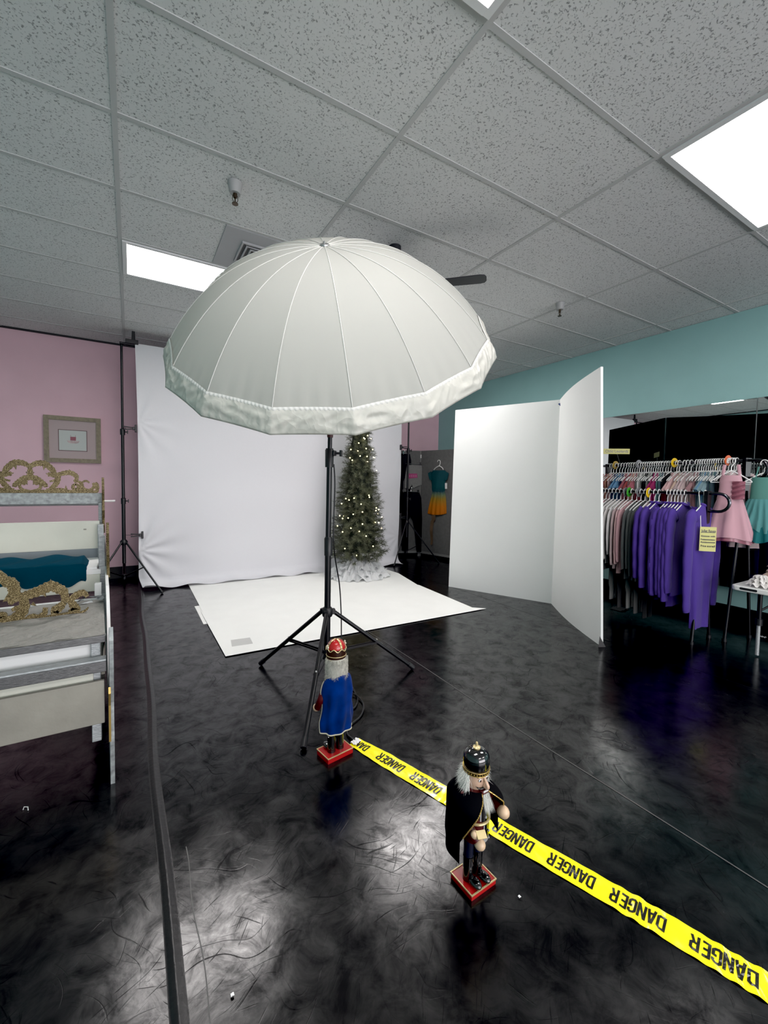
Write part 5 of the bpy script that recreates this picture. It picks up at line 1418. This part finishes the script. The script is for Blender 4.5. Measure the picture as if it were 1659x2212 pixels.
# dark leggings and red things showing under the rear rack
for k, (px_, c, ln, cn) in enumerate([(1318, LGR, 1.02, 'grey'), (1336, (.06, .06, .06), 1.1, 'black'), (1355, LGR, 1.08, 'pale grey'), (1372, (.12, .12, .115), 1.12, 'dark grey'), (1392, (.02, .02, .02), 1.15, 'black')]):
    p = V((R1X + .10, yr1(px_ + 6), R1Z - .30)); m3 = []
    for s_ in (-1, 1):
        m4 = MB().tube(spline([(s_ * .05, 0, -.12), (s_ * .055, 0, -.4), (s_ * .05, .01, -.65), (s_ * .048, 0, -ln * .80)], 5), [.062] * 6 + [.05] * 5 + [.036] * 5, 10); m4.v = [(a, b * .35, c_) for a, b, c_ in m4.v]; m3.append(('leg', m4, fabric(c)))
    m3.append(('waistband', MB().tube([(.105 * math.cos(a), .022 * math.sin(a), -.12) for a in [2 * PI * q / 20 for q in range(20)]], .012, 6, True), fabric(c)))
    hang('leggings', cn + ' leggings hanging low behind the front rack tops, ' + ordinal(k) + ' from the white reflector', 'leggings', m3, p, .0, 'leggings behind the front rack tops')
for k, (px_, py_) in enumerate([(1383, 1075), (1440, 1078), (1497, 1082)]):
    p = at_x(px_, py_, 4.62)
    m3 = MB().box((0, 0, 0), (.14, .05, .15)).build('red_bag', 'redgift', None, smooth=False, bevel=.01); m3.location = p
    tag(m3, ['dark red bag hung behind the yellow disc of the front rack', 'dark red bag hung behind the first purple jackets', 'dark red bag hung behind the last purple jackets'][k], 'bag', 'red bags between the racks')
# pink dress at the near end of the rear rack, facing out
p = at_x(1581, 996, 4.33)
vd = V((p.x, p.y, 0)).normalized(); fr_ = math.atan2(vd.y, vd.x) - PI / 2
t = thing('pink_dress', 'pink sleeveless dress with pleated skirt at the near end of the rear rack', 'dress', p, 'dresses on the rear rack', rotz=fr_)
def pb(u, v):
    a = 2 * PI * u; z = -.12 - .20 * v
    w_ = .085 - .012 * math.sin(PI * v) + .004 * v; n_ = max(0, .25 - v) / .25
    return V((w_ * math.cos(a) * (1 - .25 * n_), .035 * math.sin(a), z))
MB().grid(30, 10, pb, True).build('bodice', 'dresspink', t, world=False)
m2 = MB()
for s_ in (-1, 1): m2.tube([(s_ * .055, 0, -.13), (s_ * .045, 0, -.03)], .012, 8)
m2.v = [(a, b * .5, c) for a, b, c in m2.v]; m2.build('shoulder_strap', 'dresspink', t, world=False)
def ps(u, v, ex=0.0):
    a = 2 * PI * u; r = .085 + (.085 + ex) * v; q = .008 * v * math.copysign(abs(math.sin(a * 7)) ** .5, math.sin(a * 7)) * 1.4
    return V(((r + q) * math.cos(a), (.035 + .05 * v + q) * math.sin(a), -.315 - (.335 + ex) * v + .012 * math.sin(a * 3) * v))
MB().grid(96, 14, ps, True).build('skirt', 'dresspink', t, world=False)
MB().grid(96, 8, lambda u, v: V(ps(u, .5 + .55 * v)) * 1.0 + V((0, 0, -.012)) - V((ps(u, .5 + .55 * v).x * .04, ps(u, .5 + .55 * v).y * .06, 0)), True).build('underskirt', 'dressrose', t, world=False)
def bow(u, v):
    a = (u - .5) * .14; return V((.052 + a * .6, -.042 - .010 * math.sin(v * 24 + u * 5) - .012 * math.sin(PI * u), -.17 - .15 * v))
MB().grid(8, 30, bow).build('ruched_panel', 'dressrose', t, world=False)
put_hanger(2, p, fr_, 'white plastic hanger holding the pink pleated dress', 'hangers on the rear rack')
p = at_x(1614, 1000, 4.62)
hang('blush_top', 'long blush top hanging behind the rack post beside the pink dress', 'top', garment(777, .075, .085, .64, .09, th=.03, flare=.03, col=PPK, straps=True), p, fr_ + .2, 'dresses on the rear rack')
put_hanger(2, p, fr_ + .2, 'white plastic hanger holding the long blush top', 'hangers on the rear rack')
# teal tutus hanging from the outer loop
for k, (px_, xx, lb) in enumerate([(1652, 4.50, 'teal tutu dress with layered tulle skirt at the picture edge')]):
    p = at_x(px_, 1000, xx)
    t = thing('tutu_dress', lb, 'dress', p, 'tutu dresses', rotz=fr_)
    MB().grid(24, 8, lambda u, v: V(((.075 + .01 * v) * math.cos(2 * PI * u), .04 * math.sin(2 * PI * u), -.12 - .22 * v)), True).build('bodice', 'tealbod', t, world=False)
    m2 = MB()
    for s_ in (-1, 1): m2.tube([(s_ * .05, 0, -.12), (s_ * .035, 0, -.03)], .006, 6)
    m2.build('strap', 'tealbod', t, world=False)
    for q, (r0, r1, z0, z1, m) in enumerate([(.09, .15, -.30, -.50, 'tutu'), (.09, .18, -.34, -.56, 'tutu'), (.09, .205, -.40, -.64, 'tutudeep')]):
        MB().grid(110, 8, lambda u, v: V(((r0 + (r1 - r0) * v ** .7 + .014 * v * math.sin(u * 2 * PI * 15 + q)) * math.cos(2 * PI * u), (r0 + (r1 - r0) * v ** .7) * .6 * math.sin(2 * PI * u) + .014 * v * math.sin(u * 2 * PI * 19), z0 + (z1 - z0) * v + .02 * v * math.sin(u * 2 * PI * 6 + q))), True).build('tulle_layer', m, t, world=False, ang=3.2)
    put_hanger(2, p, fr_, 'white plastic hanger holding the teal tutu dress', 'hangers on the rear rack')
# yellow cards
def card(name, label, pts, X, texts, flip=None):
    P = [at_x(x, y, X) for x, y in pts]
    ex = ((P[1] - P[0]) + (P[2] - P[3])) / 2; ey = ((P[0] - P[3]) + (P[1] - P[2])) / 2; c_ = sum(P, V()) / 4
    W, Hh = ex.length, ey.length
    vz = (c_ - CAM); az = math.atan2(vz.y, vz.x) - PI / 2 + .35
    W = W / math.cos(.35) if W < .3 else W
    ex = V((math.cos(az), math.sin(az), 0)); ey = V((0, 0, 1)); nrm = -V((math.cos(az + PI / 2), math.sin(az + PI / 2), 0))
    t_ = MB().prism([(-W / 2, -Hh / 2), (W / 2, -Hh / 2), (W / 2, Hh / 2), (-W / 2, Hh / 2)], lambda x, y, tt: c_ + ex * x + ey * y + nrm * tt, -.0015, .0015).build(name, 'signy', smooth=False)
    tag(t_, label, 'sign', 'yellow cards on the racks')
    for body, size, dx, dy, off, ul in texts:
        vs, fs = text_mesh(body, size * Hh, off * Hh)
        wmax = max(v.x for v in vs) - min(v.x for v in vs); k = min(1, W * .88 / wmax)
        mm = MB().add([c_ + ex * (v.x * k + dx * W) + ey * (v.y + dy * Hh) + nrm * .0023 for v in vs], fs)
        if ul: mm.add([c_ + ex * (x * W * .42) + ey * (dy * Hh + y * Hh) + nrm * .0023 for x, y in ((-1, -.065), (1, -.065), (1, -.045), (-1, -.045))], [(0, 1, 2, 3)])
        mm.build('lettering', 'ink', t_, smooth=False)
    return t_, c_, ex, ey, W, Hh
card('rack_sign', 'small yellow card reading Child Leotards above the rear rack', [(1308, 971.5), (1357, 967), (1357, 978.5), (1308, 983)], 4.70, [('Child Leotards', .72, 0, 0, .012, False)])
q = at_x(1333, 981, 4.70)
o = MB().tube([q, V((q.x + .03, q.y - .02, R2Z + .016))], .004, 8).build('sign_stem', 'blackplastic'); tag(o, 'thin black stem holding the Child Leotards card over the rear rack', 'stem')
_, c_, ex, ey, W, Hh = card('paper_notice', 'yellow paper notice on a white string at the near end of the front rack', [(1513, 1140.5), (1545, 1136), (1545, 1188), (1513, 1194)], 4.06,
    [('Jollet Reven', .16, .02, .33, .004, True), ('Xmmonn mtth', .085, 0, .12, .004, False), ('Prnttaommntsnno', .085, 0, -.02, .004, False), ('Annttaommntd', .085, 0, -.13, .004, False), ('Price scored!', .11, .02, -.29, .004, False)])
tl = c_ - ex * W * .46 + ey * Hh * .49
lp = V((R1X, 1.715, R1Z + .013))
o = MB().tube([tl, tl + (lp - tl) * .5 + V((0, 0, -.002)), lp + V((-.016, .0, -.008)), lp + V((0, 0, .006)), lp + V((.016, 0, -.01))], .0028, 6).build('white_string', 'string'); tag(o, 'white string tying the yellow notice to the front rack', 'string')
# ------------------------------------------------------------------ folding table
TZ = .55
t = thing('folding_table', 'white plastic folding table at the picture edge in front of the mirrors', 'table', (4.42, .86, 0))
tx0, tx1, ty1, ty0 = 4.115, 4.735, 1.435, .22
def rrect(x0, y0, x1, y1, r, n=5):
    P = []
    for cx, cy, a in ((x1 - r, y1 - r, 0), (x0 + r, y1 - r, PI / 2), (x0 + r, y0 + r, PI), (x1 - r, y0 + r, 3 * PI / 2)):
        for k in range(n + 1): q = a + PI / 2 * k / n; P.append((cx + r * math.cos(q), cy + r * math.sin(q)))
    return P
MB().prism(rrect(tx0, ty0, tx1, ty1, .04), lambda x, y, tt: V((x, y, tt)), TZ - .04, TZ).build('table_top', 'table', t, smooth=False, bevel=.008)
MB().prism(rrect(-.055, -.009, .055, .009, .008), lambda x, y, tt: V((tx0 + .003 - tt, ty1 - .115 + x, TZ - .018 + y)), 0, .004).build('carry_handle', 'blackplastic', t, smooth=False)
for yy in (ty1 - .16, ty0 + .16):
    for xx in (tx0 + .10, tx1 - .10):
        MB().tube([(xx, yy, TZ - .04), (xx, yy, .27)], .016, 12).build('leg', 'blackmetal', t)
        MB().tube([(xx, yy, .30), (xx, yy, .012)], .013, 12).build('leg_extension', 'silver' if False else 'ssilver', t)
        MB().lathe([(.001, -.02), (.024, -.02), (.024, .03), (.001, .03)], 14, (xx, yy, .27)).build('leg_lock', 'blackplastic', t)
    MB().tube([(tx0 + .10, yy, TZ - .06), (tx1 - .10, yy, TZ - .06)], .012, 10).build('cross_bar', 'blackmetal', t)
    MB().tube([(tx0 + .10, yy, .36), (tx0 + .22, yy - .14 * (1 if yy > .8 else -1), TZ - .045)], .008, 8).build('brace', 'blackmetal', t)
def ruffle(name, label, c, r, h, m, seed, tiers=3):
    t_ = thing(name, label, 'ruffled trim', c, 'ruffled trims on the folding table')
    for q in range(tiers):
        f = 1 - .22 * q
        def rf(u, v, q=q, f=f):
            a = 2 * PI * u; rr = r * f * (.35 + .65 * v) * (1 + .13 * v * math.sin(a * 7 + seed + q) + .06 * v * math.sin(a * 17 + q * 3))
            z = .004 + h * q / tiers + h * .55 * (1 - v) ** .7 + .012 * v * (1 + math.sin(a * 11 + seed * 2 + q))
            return V((c[0] + rr * math.cos(a) * 1.0, c[1] + rr * math.sin(a), c[2] + z))
        MB().grid(120, 12, rf, True).build('ruffle_tier', m, t_, ang=3.2)
ruffle('ruffled_collar', 'white ruffled collar lying on the corner of the folding table', (4.225, 1.275, TZ), .085, .075, 'ruffleW', 1)
ruffle('ruffled_collar', 'beige ruffled collar heaped behind the white one on the folding table', (4.385, 1.225, TZ + .0), .115, .13, 'ruffleB', 4)
ruffle('ruffled_collar', 'dark brown ruffled collar on the folding table at the picture edge', (4.25, 1.17, TZ), .075, .05, 'ruffleD', 7, 2)
ruffle('ruffled_collar', 'pink-brown ruffled collar on top of the beige ruffle heap', (4.385, 1.215, TZ + .14), .07, .07, 'ruffleB', 9, 2)
o = MB().lathe([(.001, 0), (.04, 0), (.042, .02), (.04, .12), (.036, .128), (.001, .128)], 20, (4.40, 1.20, TZ + .225)).build('pink_box', 'dresspink'); tag(o, 'small pink round box on the ruffle heap at the picture edge', 'box')
o = MB().grid(10, 10, lambda u, v: at_z(1338, 1316, 0) + V(((u - .5) * .16, (v - .5) * .12, .004 + .018 * math.sin(u * 8 + v * 5) ** 2 * (1 - abs(2 * u - 1))))).build('floor_cloth', 'shorts', ang=3.2); tag(o, 'crumpled pale cloth on the floor under the front rack', 'cloth')
# ------------------------------------------------------------------ camera and light
cd = D.cameras.new('camera'); cam = D.objects.new('camera', cd); COL.objects.link(cam)
cd.sensor_fit = 'VERTICAL'; cd.sensor_height = 24; cd.lens = FPX / 2212 * 24; cd.clip_start = .02
cd.shift_y = (CYP - 1106.0) / 2212
M3 = Matrix((_r, _u, -_f)).transposed()
cam.matrix_world = Matrix.Translation(CAM) @ M3.to_4x4()
SC.camera = cam


def area(name, loc, rot, sx, sy, power, col):
    ld = D.lights.new(name, 'AREA'); ld.shape = 'RECTANGLE'; ld.size = sx; ld.size_y = sy; ld.energy = power; ld.color = col
    o = D.objects.new(name, ld); COL.objects.link(o); o.location = loc; o.rotation_euler = rot; return o


area('added_fill_light', ((WX0 + WX1) / 2, YF + .05, 1.5), (PI / 2, 0, 0), 5.8, 2.1, 300, (1.0, .95, .98))  # added fill light in the unseen window opening, brightens ceiling and front-facing surfaces
w = D.worlds.new('room_air'); SC.world = w; w.use_nodes = True
w.node_tree.nodes['Background'].inputs['Color'].default_value = (.75, .82, 1.0, 1); w.node_tree.nodes['Background'].inputs['Strength'].default_value = 0.6
SC.view_settings.view_transform = 'Standard'; SC.view_settings.look = 'None'; SC.view_settings.exposure = 0
SC.cycles.use_denoising = True
SC.view_settings.use_curve_mapping = True; SC.view_settings.curve_mapping.black_level = (.0068, .0068, .0058); SC.view_settings.curve_mapping.update()
SC.cycles.max_bounces = 10; SC.cycles.diffuse_bounces = 6; SC.cycles.glossy_bounces = 4; SC.cycles.transmission_bounces = 4; SC.cycles.sample_clamp_indirect = 6.0
SC.cycles.caustics_reflective = False; SC.cycles.caustics_refractive = False
